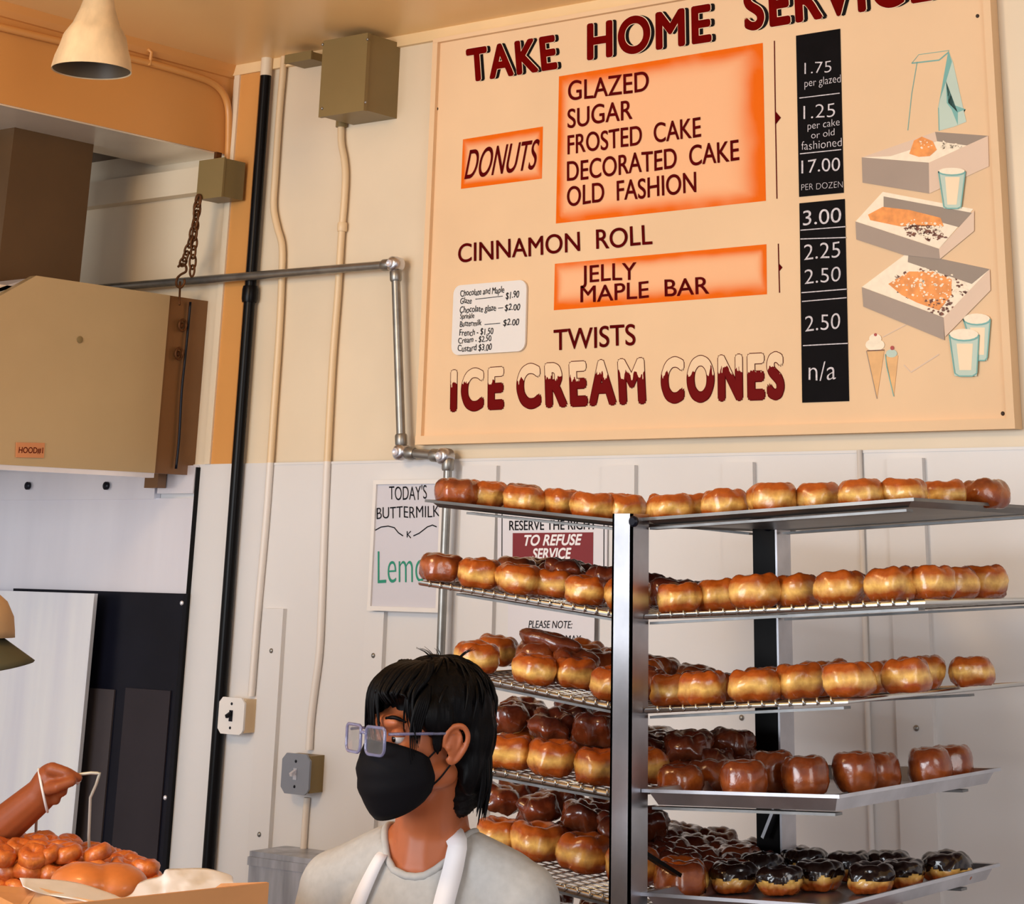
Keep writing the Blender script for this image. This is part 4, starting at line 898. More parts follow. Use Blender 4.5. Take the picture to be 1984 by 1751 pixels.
for i, (px, r) in enumerate(((960, 2), (1040, 2), (1120, 2), (1195, 2), (1000, 3), (1080, 3), (1160, 3), (1245, 3))):
    top('T5L', 'd', px, r, .040, f'dark craggy donut, {ORD[i]} from front in the piled upper layer of fifth left tray', 1.0, (rd.uniform(-.2, .2), rd.uniform(-.2, .2)))
top('T4R', 'd', 1335, 3, .044, 'dark craggy donut piled nearest the near upright on fourth right tray', 1.05, (.1, .1)); top('T4R', 'd', 1415, 4, .044, 'dark craggy donut piled second from the near upright on fourth right tray', 1.05, (-.1, .1))
for (key, r), L_ in NREC.items():
    L_.sort(key=lambda q: q[0])
    for i, (u, o, var) in enumerate(L_):
        o['label'] = f'{LOOK[var]}, {ORD[i]} from left in {ROWN[r]} row of {SHORT[key]}'
# ------------------------------------------------------------------ the masked person
def frame_at(px, py, d, turn):
    """origin and axes of a body part that faces the camera turned by `turn` towards the left of the photograph"""
    o = WD(px, py, d); v = (o-CAM); v.z = 0; v.normalize(); r = Vector((v.y, -v.x, 0))
    f = (-v)*math.cos(turn) - r*math.sin(turn); up = Vector((0, 0, 1)); x = f.cross(up)
    return o, x, f, up
DH = 3.02; PS = .90       # a small, slight person
HO, HX, HF, HU = frame_at(829, 1428, DH, math.radians(58))
HM = Matrix((HX, HF, HU)).transposed()*PS
def pcap(bm, a, b, r0, r1, seg=14): return cap2(bm, a, b, r0*PS, r1*PS, seg)
def ptube(bm, pts, r, seg=10, closed=False): return tube(bm, pts, [v*PS for v in r] if hasattr(r, '__len__') else r*PS, seg, closed)
def hp(x, y, z): return HO + HM @ Vector((x, y, z))
def hell(bm, c, rx, ry, rz, rot=None):
    R_ = HM if rot is None else HM @ rot
    ell(bm, hp(*c), rx, ry, rz, R_)
TO, TX, TF, TU = frame_at(830, 1572, DH+.02, math.radians(22))
TM = Matrix((TX, TF, TU)).transposed()*PS
def tp(x, y, z): return TO + TM @ Vector((x, y, z))
def tell(bm, c, rx, ry, rz): ell(bm, tp(*c), rx, ry, rz, TM)
base = tp(0, 0, 0); 
person = thing('person', 'person in a black face mask, clear glasses, grey t-shirt and white apron', 'person', (base.x, base.y, 0))
bm = B()
hell(bm, (0, -.012, .032), .070, .090, .083); hell(bm, (0, .030, .000), .062, .062, .076); hell(bm, (0, .034, -.055), .052, .054, .05); hell(bm, (0, .066, -.092), .026, .024, .02)
hell(bm, (0, .085, .028), .045, .018, .014); hell(bm, (0, .094, -.020), .012, .016, .022); hell(bm, (0, .100, -.030), .015, .014, .010); hell(bm, (0, .086, -.06), .026, .012, .012)
for s in (-1, 1):
    hell(bm, (s*.040, .066, -.022), .022, .020, .02); hell(bm, (s*.050, .010, -.055), .018, .04, .022)
pcap(bm, hp(0, -.018, -.04), tp(0, -.012, -.03), .054, .056); pcap(bm, tp(0, -.014, .03), tp(0, -.02, -.075), .056, .075)
# shoulders, chest, belly, hips, arms, legs
tell(bm, (0, -.01, -.17), .155, .085, .13); tell(bm, (0, 0, -.33), .14, .085, .16); tell(bm, (0, 0, -.53), .15, .10, .12)
HZ = base.z
ARM = {}
for s in (-1, 1):
    sh, el, wr = tp(s*.172, -.012, -.125), tp(s*.215, .01, -.40), tp(s*.15, .20, -.50)
    pcap(bm, tp(s*.05, -.012, -.07), sh, .05, .052); pcap(bm, sh, el, .046, .036); pcap(bm, el, wr, .036, .025)
    # hand: palm, four fingers, thumb
    fd = (wr-el).normalized(); sd = TX*(-s)
    pcap(bm, wr, wr+fd*.07, .024, .026); ell(bm, wr+fd*.06, .034, .04, .016, TM)
    for q, ln in enumerate((.058, .068, .064, .05)):
        b0 = wr+fd*.085+sd*(.026-.0175*q); m1 = b0+fd*ln*.5; m2 = m1+fd*ln*.35-TU*ln*.4
        pcap(bm, b0-fd*.02, m1, .0088, .0082, 8); pcap(bm, m1, m2, .0082, .0072, 8)
    pcap(bm, wr+fd*.025+sd*.02, wr+fd*.06+sd*.045, .011, .0095, 8); pcap(bm, wr+fd*.06+sd*.045, wr+fd*.088+sd*.045, .0095, .008, 8)
    hipz = -.60
    kn = tp(s*.095, .015, 0); kn.z = .48; an = tp(s*.10, -.01, 0); an.z = .09; hp_ = tp(s*.085, 0, -.58)
    pcap(bm, hp_, kn, .082, .056); pcap(bm, kn, an, .055, .036); pcap(bm, an-Vector((0, 0, .045)), an-Vector((0, 0, .045))+TF*.14, .036, .03)
bodym = remesh(bm, .0045, 5)
body = obj('body', bodym, M_SKIN, person, True)
# ears: rim, inner fold and lobe melted together
def ear(s, parent, P, M_):
    bm = B(); c = (s*.070, -.010, -.012)
    pts = [P(s*.071, .012, -.010), P(s*.078, .012, .010), P(s*.083, .002, .022), P(s*.088, -.014, .022), P(s*.089, -.024, .008), P(s*.085, -.022, -.010), P(s*.078, -.012, -.028), P(s*.073, -.002, -.034), P(s*.071, .004, -.026)]
    ptube(bm, catmull(pts, 5), .0048, 8); ell(bm, P(s*.076, -.006, -.004), .006, .017, .025, M_); ell(bm, P(s*.074, -.002, -.029), .005, .008, .009, M_)
    pts2 = [P(s*.079, .004, .012), P(s*.082, -.008, .014), P(s*.084, -.013, .004), P(s*.080, -.010, -.012), P(s*.077, .000, -.018)]
    ptube(bm, catmull(pts2, 5), .0032, 6); ell(bm, P(s*.076, .006, -.010), .006, .006, .007, M_)
    return obj('ear', remesh(bm, .0018, 3), M_SKIN, parent, True)
for s in (-1, 1): ear(s, person, hp, HM)
for s in (-1, 1):
    bm = B(); ell(bm, hp(s*.031, .076, .006), .0125, .0125, .0125, HM); e = obj('eye', bm, M_EYE, person, True)
    bm = B(); ell(bm, hp(s*.031, .0868, .003), .0058, .0030, .0058, HM, 12, 8); obj('iris', bm, M_PUPIL, e, True)
    bm = B(); ptube(bm, catmull([hp(s*.052, .076, .029), hp(s*.038, .090, .036), hp(s*.020, .097, .034)], 5), [.002]*3+[.0034]*5+[.0026]*3, 6); obj('eyebrow', bm, M_HAIR, person, True)
    bm = B(); ell(bm, hp(s*.031, .0765, .0115), .0145, .0140, .0115, HM); obj('eyelid', bm, M_SKIN, person, True)
# mask
bm = B(); NA, NT = 28, 16; g = []
for j in range(NT+1):
    tt = j/NT; z = .000-.122*tt
    yf = [.106, .122, .126, .122, .112, .090][min(5, int(tt*5))]*(1-(tt*5 % 1 if tt < 1 else 0)) + [.106, .122, .126, .122, .112, .090][min(5, int(tt*5)+1)]*((tt*5 % 1) if tt < 1 else 0)
    wd = .060+.006*math.sin(PI*tt)-.022*max(0, tt-.6)**1.0; yb = .034-.012*tt+.006*abs(tt-.5)
    z_side = -.026-.052*tt
    row_ = []
    for i in range(NA+1):
        a = -PI/2+PI*i/NA; c = math.cos(a)
        x = (wd+.004)*math.sin(a); y = yb+(yf-yb)*c**.75 + .0016*math.sin(tt*22)*c; zz = z*c**.55+z_side*(1-c**.55)
        row_.append(bm.verts.new(hp(x, y, zz)))
    g.append(row_)
for j in range(NT):
    for i in range(NA): bm.faces.new((g[j][i], g[j][i+1], g[j+1][i+1], g[j+1][i]))
mk = obj('face_mask', bm, M_MASK, person, True); md = mk.modifiers.new('thick', 'SOLIDIFY'); md.thickness = .002; md.offset = 1
for s in (-1, 1):
    for z0, y1, z1 in ((-.026, .004, .020), (-.074, -.002, -.036)):
        bm = B(); ptube(bm, catmull([hp(s*.062, .035, z0), hp(s*.069, .016, (z0+z1)/2-.002), hp(s*.0735, y1, z1)], 6), .0015, 6); obj('ear_loop', bm, M_MASK, mk, True)
# glasses
gl = []
def rrect(cx, w, h, r, s):
    pts = []
    for qx, qz, a0 in ((w-r, h-r, 0), (-w+r, h-r, PI/2), (-w+r*1.6, -h+r*1.6, PI), (w-r*1.6, -h+r*1.6, 1.5*PI)):
        rr = r if qz > 0 else r*1.6
        for k in range(6):
            a = a0+k*PI/10; x = cx+qx+rr*math.cos(a); z = qz+rr*math.sin(a)
            pts.append(hp(x, .128-.16*abs(x)**1.35*1.2, z+.001))
    return pts
lz = rrect(-.036, .027, .021, .007, -1); rz = rrect(.036, .027, .021, .007, 1)
bm = B(); ptube(bm, lz, .0027, 8, closed=True); fr = obj('glasses', bm, M_CLEAR, person, True, label='clear blue-tinted plastic spectacles')
bm = B(); ptube(bm, rz, .0027, 8, closed=True); obj('rim', bm, M_CLEAR, fr, True)
for P_ in (lz, rz):
    bm = B(); vs = [bm.verts.new(p) for p in P_]; f = bm.faces.new(vs); r_ = bmesh.ops.extrude_face_region(bm, geom=[f])
    for q in r_['geom']:
        if isinstance(q, bmesh.types.BMVert): q.co += HF*.001
    obj('lens', bm, M_LENS, fr)
bm = B(); ptube(bm, catmull([hp(-.011, .127, .010), hp(0, .130, .013), hp(.011, .127, .010)], 5), .0028, 8); obj('bridge', bm, M_CLEAR, fr, True)
for s in (-1, 1):
    bm = B(); ptube(bm, catmull([hp(s*.062, .116, .013), hp(s*.071, .085, .013), hp(s*.077, .03, .012), hp(s*.079, .0, .010), hp(s*.077, -.02, -.006)], 6), .0024, 8); obj('temple', bm, M_CLEAR, fr, True)
# hair
bm = B()
hell(bm, (0, -.022, .048), .087, .100, .080); hell(bm, (0, -.055, .005), .084, .068, .080); hell(bm, (0, -.066, -.052), .066, .042, .075)
for s in (-1, 1):
    hell(bm, (s*.066, .012, .038), .019, .045, .036); hell(bm, (s*.070, .024, .006), .006, .011, .030); hell(bm, (s*.060, -.052, -.035), .020, .026, .055)
hell(bm, (0, .052, .082), .062, .045, .030)
hm = remesh(bm, .0045, 3)
for v in hm.vertices:
    l = HM.inverted() @ (v.co-HO); a = math.atan2(l.x, l.y+.02)
    v.co += v.normal*(.0030*noise.noise(Vector((a*9, l.z*14, 2))) + .0022*noise.noise(Vector((a*22, l.z*20, 7))))
hair = obj('hair', hm, M_HAIR, person, True)
# loose locks: fringe in front, short ends at the nape and crown
rl = random.Random(5); bm = B()
def lock(p, r0, n=5):
    q = catmull(p, n); L_ = len(q); ptube(bm, q, [max(r0*(1-(i/(L_-1))**1.6), .0003) for i in range(L_)], 6)
for i in range(46):
    x = -.066+.132*i/45+rl.uniform(-.003, .003); k = x/.07; yb = .092-.045*k*k
    ln = rl.uniform(.55, 1.0)
    if -.050 < x < -.006: ln *= .22
    sw = rl.uniform(-.012, .012)
    lock([hp(x*.75, .03, .118), hp(x*.95, yb*.85, .108-.012*k*k), hp(x+sw*.4, yb+.016, .080-.01*k*k), hp(x+sw, yb+.017, .080-.058*ln), hp(x+sw*1.6, yb+.010, .074-.085*ln)], rl.uniform(.004, .0065))
for i in range(12):
    s = 1 if i % 2 else -1; lock([hp(s*.060, .04, .085), hp(s*.072, .048+.004*(i//2), .06), hp(s*.070, .058+.004*(i//2), .02), hp(s*.067, .058+.003*(i//2), -.004-.003*i)], .005)
for i in range(60):
    a = rl.uniform(.5*PI, 1.5*PI); x = .068*math.sin(a); y = -.062+.046*math.cos(a); lock([hp(x, y, -.02), hp(x*1.05, y-.003, -.07), hp(x*.95, y+.002, -.105-.03*rl.random())], .0055)
for i in range(90):
    a = rl.uniform(0, 2*PI); e = rl.uniform(.15, 1.4); c = lambda r, e2, a2: hp(.087*r*math.sin(a2)*math.cos(e2), -.022+.100*r*math.cos(a2)*math.cos(e2), .048+.080*r*math.sin(e2))
    if e < .5 and abs((a+PI) % (2*PI)-PI) < 1.0: continue
    lock([c(.97, e+.25, a), c(1.025, e, a+.1), c(1.02, e-.25, a+.16), c(1.04, e-.4, a+.2)], rl.uniform(.003, .005), 4)
for i in range(16):
    a = rl.uniform(-.9, .9); lock([hp(.02*math.sin(a*4), -.03+.03*a, .122), hp(.03*math.sin(a*4), -.03+.05*a, .134), hp(.045*math.sin(a*4), -.03+.07*a, .138+.006*rl.random())], .0009, 4)
obj('loose_locks', bm, M_HAIR, hair, True)
# t-shirt
bm = B()
tell(bm, (0, -.012, -.17), .168, .098, .135); tell(bm, (0, 0, -.34), .152, .100, .17); tell(bm, (0, 0, -.52), .160, .11, .12); tell(bm, (0, -.018, -.088), .095, .072, .045)
for s in (-1, 1):
    pcap(bm, tp(s*.06, -.014, -.075), tp(s*.174, -.012, -.130), .056, .064); pcap(bm, tp(s*.174, -.012, -.130), tp(s*.205, .004, -.30), .064, .058)
    pcap(bm, tp(s*.195, .0, -.25), tp(s*.207, .004, -.31), .060, .062)
sm = remesh(bm, .006, 6)
for v in sm.vertices:
    l = TM.inverted() @ (v.co-TO); v.co += v.normal*(.0035*noise.noise(Vector((l.x*9, l.y*9, l.z*16)))+.002*noise.noise(Vector((l.x*25+l.z*18, l.y*20, l.z*7))))
# neck opening: clear the cloth around the neck
bmn = bmesh.new(); bmn.from_mesh(sm)
kill = []
for v in bmn.verts:
    l = TM.inverted() @ (v.co-TO); q = ((l.x)/.079)**2+((l.y+.014)/.080)**2
    if q < 1 and l.z > -.17: kill.append(v)
bmesh.ops.delete(bmn, geom=kill, context='VERTS')
rim = []
for v in bmn.verts:
    if v.is_boundary:
        l = TM.inverted() @ (v.co-TO); q = math.sqrt((l.x/.079)**2+((l.y+.014)/.080)**2)
        if q < 1.5 and l.z > -.2: rim.append((math.atan2(l.x/.079, (l.y+.014)/.080), l.z, v))
rim.sort(key=lambda k: k[0]); zs = [k[1] for k in rim]
for _ in range(12): zs = [(zs[i-1]+zs[i]+zs[(i+1) % len(zs)])/3 for i in range(len(zs))]
ring = []
for (a_, _z, v), z in zip(rim, zs):
    v.co = tp(.079*math.sin(a_), -.014+.080*math.cos(a_), z); ring.append(v.co.copy())
ring = ring[::max(1, len(ring)//44)]
bmn.to_mesh(sm); bmn.free()
shirt = obj('t_shirt', sm, M_SHIRT, person, True)
md = shirt.modifiers.new('thick', 'SOLIDIFY'); md.thickness = .0025; md.offset = -1
bmw = bmesh.new(); bmw.from_mesh(shirt.data); bmw.transform(Matrix.Translation(rootloc(shirt))); SB = BVHTree.FromBMesh(bmw); bmw.free()
def onshirt(px, py, off=.004):
    r = ray(px, py).normalized(); h = SB.ray_cast(CAM, r)
    if h[0] is None: return None
    return h[0]+h[1]*off*(1 if h[1].dot(r) < 0 else -1)
bm = B(); ptube(bm, ring, .0062, 10, closed=True); obj('collar_rib', bm, M_SHIRT, shirt, True)
# trousers and shoes
bm = B(); tell(bm, (0, 0, -.60), .158, .112, .09)
for s in (-1, 1):
    kn = tp(s*.095, .015, 0); kn.z = .48; an = tp(s*.10, -.01, 0); an.z = .10; pcap(bm, tp(s*.085, 0, -.60), kn, .092, .072); pcap(bm, kn, an, .070, .058)
obj('trousers', remesh(bm, .009, 4), M_PANTS, person, True)
for s in (-1, 1):
    an = tp(s*.10, -.01, 0); an.z = .045; bm = B(); pcap(bm, an-TF*.03, an+TF*.16, .045, .040); ell(bm, an+Vector((0, 0, .03)), .05, .055, .05, TM); o = obj('shoe', remesh(bm, .007, 3), M_DARK, person, True)
# apron straps and bib
def ribbon(pts, widths, name, parent, off=.005):
    bm = B(); L_ = []; cs = [p for p in pts]
    for i, (c, n) in enumerate(cs):
        tng = cs[min(i+1, len(cs)-1)][0]-cs[max(i-1, 0)][0]; s = tng.cross(n).normalized(); L_.append((bm.verts.new(c+s*widths[i]/2), bm.verts.new(c-s*widths[i]/2)))
    for a, b in zip(L_, L_[1:]): bm.faces.new((a[0], a[1], b[1], b[0]))
    o = obj(name, bm, M_APRON, parent, True); md = o.modifiers.new('thick', 'SOLIDIFY'); md.thickness = .002; md.offset = 0; return o
def strap(pix, w0, w1, back):
    out = []; 
    n = 14; P_ = catmull([Vector((a, b, 0)) for a, b in pix], 6)
    for p in P_:
        r = ray(p.x, p.y).normalized(); h = SB.ray_cast(CAM, r)
        if h[0] is None: continue
        nn = h[1] if h[1].dot(r) < 0 else -h[1]; nn = (nn*.5 - r*.5+Vector((0, 0, .1))).normalized(); out.append((h[0]+nn*.011, nn))
    out = [(p, n_) for p, n_ in back]+out
    for _ in range(4): out = [out[0]]+[((out[i-1][0]+out[i][0]*2+out[i+1][0])/4, (out[i-1][1]+out[i][1]*2+out[i+1][1]).normalized()) for i in range(1, len(out)-1)]+[out[-1]]
    return ribbon(out, [w0+(w1-w0)*i/(len(out)-1) for i in range(len(out))], 'apron_strap', person)
nb = tp(0, -.10, -.015)
strap([(897, 1604), (890, 1640), (875, 1700), (858, 1765), (845, 1830)], .030, .032, [(tp(.022, -.088, -.030), -TF), (tp(.052, -.066, -.030), (TX-TF+TU).normalized()), (WD(905, 1592, DH-.03), (TX*.4+TF*.3+TU*.6).normalized())])
strap([(757, 1632), (742, 1660), (722, 1700), (700, 1750), (672, 1830)], .012, .026, [(tp(-.022, -.088, -.030), -TF), (tp(-.055, -.062, -.036), (-TX-TF+TU).normalized()), (tp(-.066, -.03, -.044), (-TX+TU).normalized())])
bm = B(); NA, NT = 14, 14; g = []
for j in range(NT+1):
    rr = []
    for i in range(NA+1):
        x = (-.11-.03*min(1, j/4)+(.22+.06*min(1, j/4))*i/NA); z = -.27-.055*j
        h = SB.ray_cast(tp(x, .6, z), -TF) if z > -.6 else (None, None)
        p = (h[0]+TF*.008) if h[0] is not None else tp(x, .125-.3*x*x*4, z)
        rr.append(bm.verts.new(p))
    g.append(rr)
for j in range(NT):
    for i in range(NA): bm.faces.new((g[j][i], g[j][i+1], g[j+1][i+1], g[j+1][i]))
o = obj('apron', bm, M_APRON, person, True); md = o.modifiers.new('thick', 'SOLIDIFY'); md.thickness = .002

# ------------------------------------------------------------------ the worker at the glazing table, cut by the left edge
D2 = 3.62
WR = WD(78, 1540, D2); KN = WD(108, 1502, D2-.01)
v = (WR-CAM); v.z = 0; v.normalize(); R2 = Vector((v.y, -v.x, 0)); V2 = v
EL = WD(-58, 1655, D2+.02); SH = WD(-175, 1530, D2+.10)
base2 = WD(-205, 1600, D2+.14)
p2 = thing('person', 'worker in a tan cap at the far left edge lifting a wire handle', 'person', (base2.x, base2.y, 0))
HC2 = WD(-104, 1254, D2+.08)
FM = Matrix((V2, R2, Vector((0, 0, 1)))).transposed()      # x away from the camera, y towards the right of the photograph (where the face looks)
def h2(x, y, z): return HC2+FM @ Vector((x, y, z))
bm = B()
def e2(c, a, b, d): ell(bm, h2(*c), a, b, d, FM)
e2((0, -.012, .03), .073, .092, .085); e2((0, .03, -.005), .063, .06, .075); e2((0, .035, -.06), .052, .052, .05); e2((0, .065, -.1), .025, .022, .02); e2((0, .098, -.022), .012, .017, .02); e2((0, .086, -.06), .025, .012, .012)
for s in (-1, 1): e2((s*.074, -.008, -.012), .009, .02, .028)
TB = lambda x, y, z: base2+FM @ Vector((x, y, z))
cap2(bm, h2(0, -.02, -.05), TB(0, .06, .14), .055, .06); cap2(bm, h2(0, -.04, -.14), TB(0, 0, .02), .056, .075)
ell(bm, TB(0, 0, -.07), .16, .095, .14, FM); ell(bm, TB(0, 0, -.26), .15, .095, .17, FM); ell(bm, TB(0, 0, -.46), .15, .11, .13, FM)
cap2(bm, TB(-.07, 0, .02), SH, .05, .05); cap2(bm, SH, EL, .047, .040)
cap2(bm, EL, WR, .042, .031)
SH3 = TB(.18, 0, -.02); EL3 = TB(.2, .03, -.28); WR3 = TB(.12, .2, -.36)
cap2(bm, TB(.07, 0, .02), SH3, .05, .05); cap2(bm, SH3, EL3, .046, .038); cap2(bm, EL3, WR3, .036, .026); cap2(bm, WR3, WR3+R2*.10, .028, .022)
for q in range(4): cap2(bm, WR3+R2*.08+Vector((0, 0, .03-.018*q)), WR3+R2*(.14-.01*abs(q-1))+Vector((0, 0, .02-.018*q)), .009, .0075, 8)
cap2(bm, WR3+R2*.02+Vector((0, 0, .02)), WR3+R2*.07+Vector((0, 0, .05)), .011, .008, 8)
for s in (-1, 1):
    hp2, kn, an = TB(s*.09, 0, -.5), TB(s*.095, .02, 0), TB(s*.1, -.01, 0); kn.z = .48; an.z = .09
    cap2(bm, hp2, kn, .085, .058); cap2(bm, kn, an, .056, .038); cap2(bm, an-Vector((0, 0, .045)), an-Vector((0, 0, .045))+R2*.15, .038, .03)
# the raised hand: back of the hand, four curled fingers and the thumb closed on the handle
WG = [WD(x, y, D2-.012) for x, y in ((148, 1502), (72, 1560))]
def W2(x, y, dd=0): return WD(x, y, D2+dd)
cap2(bm, WR, W2(96, 1508, 0), .030, .027); cap2(bm, WR, W2(92, 1532, 0), .028, .024); ell(bm, W2(96, 1516, .0), .024, .034, .030, FM @ Matrix.Rotation(.35, 3, 'X'))
for q, ((x1, y1), (x2, y2), (x3, y3)) in enumerate((((100, 1489), (130, 1497), (152, 1507)), ((104, 1504), (130, 1515), (120, 1528)), ((101, 1520), (121, 1533), (106, 1540)), ((92, 1536), (108, 1549), (92, 1551)))):
    dd = -.024+.004*q
    cap2(bm, W2(x1, y1, dd+.008), W2(x2, y2, dd), .0120, .0098, 10); cap2(bm, W2(x2, y2, dd), W2(x3, y3, dd+.004 if q == 0 else dd+.012), .0095, .0078, 10)
cap2(bm, W2(92, 1528, -.024), W2(112, 1524, -.042), .0115, .0105, 10); cap2(bm, W2(112, 1524, -.042), W2(140, 1514, -.036), .010, .0085, 10)
obj('body', remesh(bm, .0034, 3), M_SKIN2, p2, True)
bm = B(); tube(bm, [WR.lerp(KN, .18)+((WR-EL).normalized().orthogonal()*0) + (FM @ Vector((math.cos(a)*.037, -math.sin(a)*.012, math.sin(a)*.036+.002))) for a in np.linspace(0, 2*PI, 25)[:-1]], .0024, 6, closed=True); obj('wristband', bm, M_WHITE, p2, True, label='thin white wristband')
# dark shirt with short sleeves and trousers
bm = B(); ell(bm, TB(0, 0, -.07), .172, .108, .145, FM); ell(bm, TB(0, 0, -.27), .162, .107, .18, FM); ell(bm, TB(0, 0, -.44), .16, .118, .13, FM)
cap2(bm, TB(-.07, 0, .015), SH, .058, .06); cap2(bm, SH, SH.lerp(EL, .5), .058, .054); cap2(bm, TB(.07, 0, .015), SH3, .058, .06); cap2(bm, SH3, SH3.lerp(EL3, .5), .058, .052)
obj('shirt', remesh(bm, .008, 5), M_APRON, p2, True)
bm = B(); ell(bm, TB(0, 0, -.52), .16, .12, .1, FM)
for s in (-1, 1):
    kn, an = TB(s*.095, .02, 0), TB(s*.1, -.01, 0); kn.z = .48; an.z = .1; cap2(bm, TB(s*.09, 0, -.52), kn, .094, .072); cap2(bm, kn, an, .07, .058)
obj('trousers', remesh(bm, .009, 4), M_PANTS, p2, True)
for s in (-1, 1):
    e_ = FM
    bm = B(); ell(bm, h2(s*.031, .082, .006), .012, .012, .012, FM); k_ = obj('eye', bm, M_EYE, p2, True)
    bm = B(); ell(bm, h2(s*.031, .0925, .004), .0055, .003, .0055, FM, 12, 8); obj('iris', bm, M_PUPIL, k_, True)
for s in (-1, 1):
    an = TB(s*.1, -.01, 0); an.z = .045; bm = B(); cap2(bm, an-R2*.03, an+R2*.16, .047, .042); ell(bm, an+Vector((0, 0, .03)), .052, .055, .05, FM); obj('shoe', remesh(bm, .007, 3), M_DARK, p2, True)
bm = B(); ell(bm, h2(0, -.03, .0), .076, .074, .07, FM); ell(bm, h2(0, -.06, -.04), .06, .035, .05, FM); obj('hair', remesh(bm, .007, 2), M_HAIR, p2, True)
# cap: crown and brim
bm = B(); prof = [(.001, .118), (.03, .115), (.055, .104), (.074, .082), (.084, .055), (.087, .03), (.088, .018), (.085, .018)]
lathe(bm, prof, (0, 0, 0), seg=36, cap=False)
for vv in bm.verts: vv.co = h2(vv.co.x*.90, vv.co.y*(1.5 if vv.co.y > 0 else 1.14)-.008, vv.co.z)
bmesh.ops.recalc_face_normals(bm, faces=bm.faces[:])
cp = obj('cap', bm, M_CAP, p2, True); md = cp.modifiers.new('thick', 'SOLIDIFY'); md.thickness = .003
bm = B(); g = []
for j in range(7):
    rr = []
    for i in range(17):
        a = -1.25+2.5*i/16; q = j/6; x = .080*math.sin(a)*(1+.04*q); y = .086*math.cos(a)*1.08 + .078*q*max(0, math.cos(a*.95))**.7; z = .028-.050*q-.020*(x/.08)**2
        rr.append(bm.verts.new(h2(x, y-.006, z)))
    g.append(rr)
for a_, b_ in zip(g, g[1:]):
    for i in range(16): bm.faces.new((a_[i], a_[i+1], b_[i+1], b_[i]))
br_ = obj('cap_brim', bm, M_BRIM, cp, True); md = br_.modifiers.new('thick', 'SOLIDIFY'); md.thickness = .004

# ------------------------------------------------------------------ wire lifter, glazing table, heap of donuts
ZS = WD(170, 1722, D2).z - .02
t = thing('wire_lifter', 'wire lifting handle held in the worker\'s hand over the donut heap', 'wire lifter', tuple(WD(120, 1700, D2)))
pts = [W2(x, y, d) for x, y, d in ((66, 1712, .06), (67, 1690, .06), (70, 1600, .04), (72, 1562, .012), (84, 1530, -.004), (112, 1512, -.012), (140, 1506, -.014), (152, 1500, -.012), (176, 1497, -.01), (193, 1498, -.008), (186, 1520, -.008), (175, 1545, -.008), (172, 1620, -.008), (174, 1712, -.008))]
P_ = []
for a, b in zip(pts, pts[1:]):
    for k in range(4): P_.append(a.lerp(b, k/4))
P_.append(pts[-1])
bm = B(); tube(bm, P_, .0027, 8); obj('handle', bm, M_HANDLE, t, True)
bm = B(); tube(bm, [W2(144, 1500, -.013), W2(152, 1505, -.013), W2(153, 1512, -.013), W2(148, 1516, -.013)], .0045, 8); obj('grip_loop', bm, M_WHITE, t, True)
c0 = WD(90, 1700, D2+.02); xA = R2; yA = V2
bm = B(); xs0, xs1, ys0, ys1 = -.13, .215, -.23, .26
PT = lambda u, v_, z=0: Vector((c0.x, c0.y, ZS))+R2*u+V2*v_+Vector((0, 0, z))
tube(bm, [PT(xs0, ys0), PT(xs1, ys0), PT(xs1, ys1), PT(xs0, ys1)], .004, 8, closed=True)
for k in range(1, 30): tube(bm, [PT(xs0+(xs1-xs0)*k/30, ys0), PT(xs0+(xs1-xs0)*k/30, ys1)], .0014, 5)
obj('screen', bm, M_WIRE, t, True)
t = thing('glazing_table', 'stainless glazing table under the donut heap at lower left', 'table', tuple(PT(.05, 0, -ZS)))
bm = B(); obox(bm, PT(.05, .01, -.03), R2, V2, Vector((0, 0, 1)), .20, .29, .022); bev(bm, .006); obj('table_top', bm, M_STEEL, t, 40)
bm = B(); obox(bm, PT(.05, .01, -.17), R2, V2, Vector((0, 0, 1)), .18, .27, .117); bev(bm, .004); obj('drip_well', bm, M_STEEL, t, 40)
for sx in (-1, 1):
    for sy in (-1, 1):
        c = PT(.05+sx*.17, .01+sy*.24, 0); bm = B(); tube(bm, [(c.x, c.y, 0), (c.x, c.y, ZS-.28)], .02, 12); obj('leg', bm, M_ALU, t, 50)
DPM = [donut_mesh('orange_glazed_donut', 3.3+k, m=M_DP, Rm=.022, ra=.016, rb=.02, namp=.003, NU=24, NV=14) for k in range(3)]
rk = random.Random(21); heap = []
k = 0
prof = [(0, 1617), (40, 1614), (90, 1616), (130, 1624), (160, 1640), (200, 1640), (245, 1648), (290, 1665), (310, 1690)]
def topy(px):
    for (a, ya), (b, yb) in zip(prof, prof[1:]):
        if a <= px <= b: return ya+(yb-ya)*(px-a)/(b-a)
    return 1617 if px < 0 else 1700
for r_ in range(8):
    vv = -.19+.056*r_
    for i in range(9):
        u = -.12+.040*1.28*i*.8+(.02 if r_ % 2 else 0)+rk.uniform(-.005, .005)
        lay = 0
        while lay < 4:
            q = PT(u+rk.uniform(-.012, .012)*(lay > 0), vv+rk.uniform(-.012, .012)*(lay > 0), .004+.027*lay)
            tx, ty, tz = pj(q+Vector((0, 0, .026)))
            if tx < -60 or tx > 292 or (lay and ty < topy(min(max(tx, 0), 310))-3): break
            o = bpy.data.objects.new('orange_glazed_donut', DPM[rk.randrange(3)]); COL.objects.link(o); o.location = q; o.rotation_euler = (rk.uniform(-.4, .4)*(lay > 0), rk.uniform(-.4, .4)*(lay > 0), rk.random()*6); o.scale = (.68+.08*rk.random(),)*3; ROOT[o.name] = q
            tag(o, 'small orange glazed donut in the heap on the glazing table at lower left', 'donut', 'orange glazed donuts heaped on the glazing screen'); lay += 1
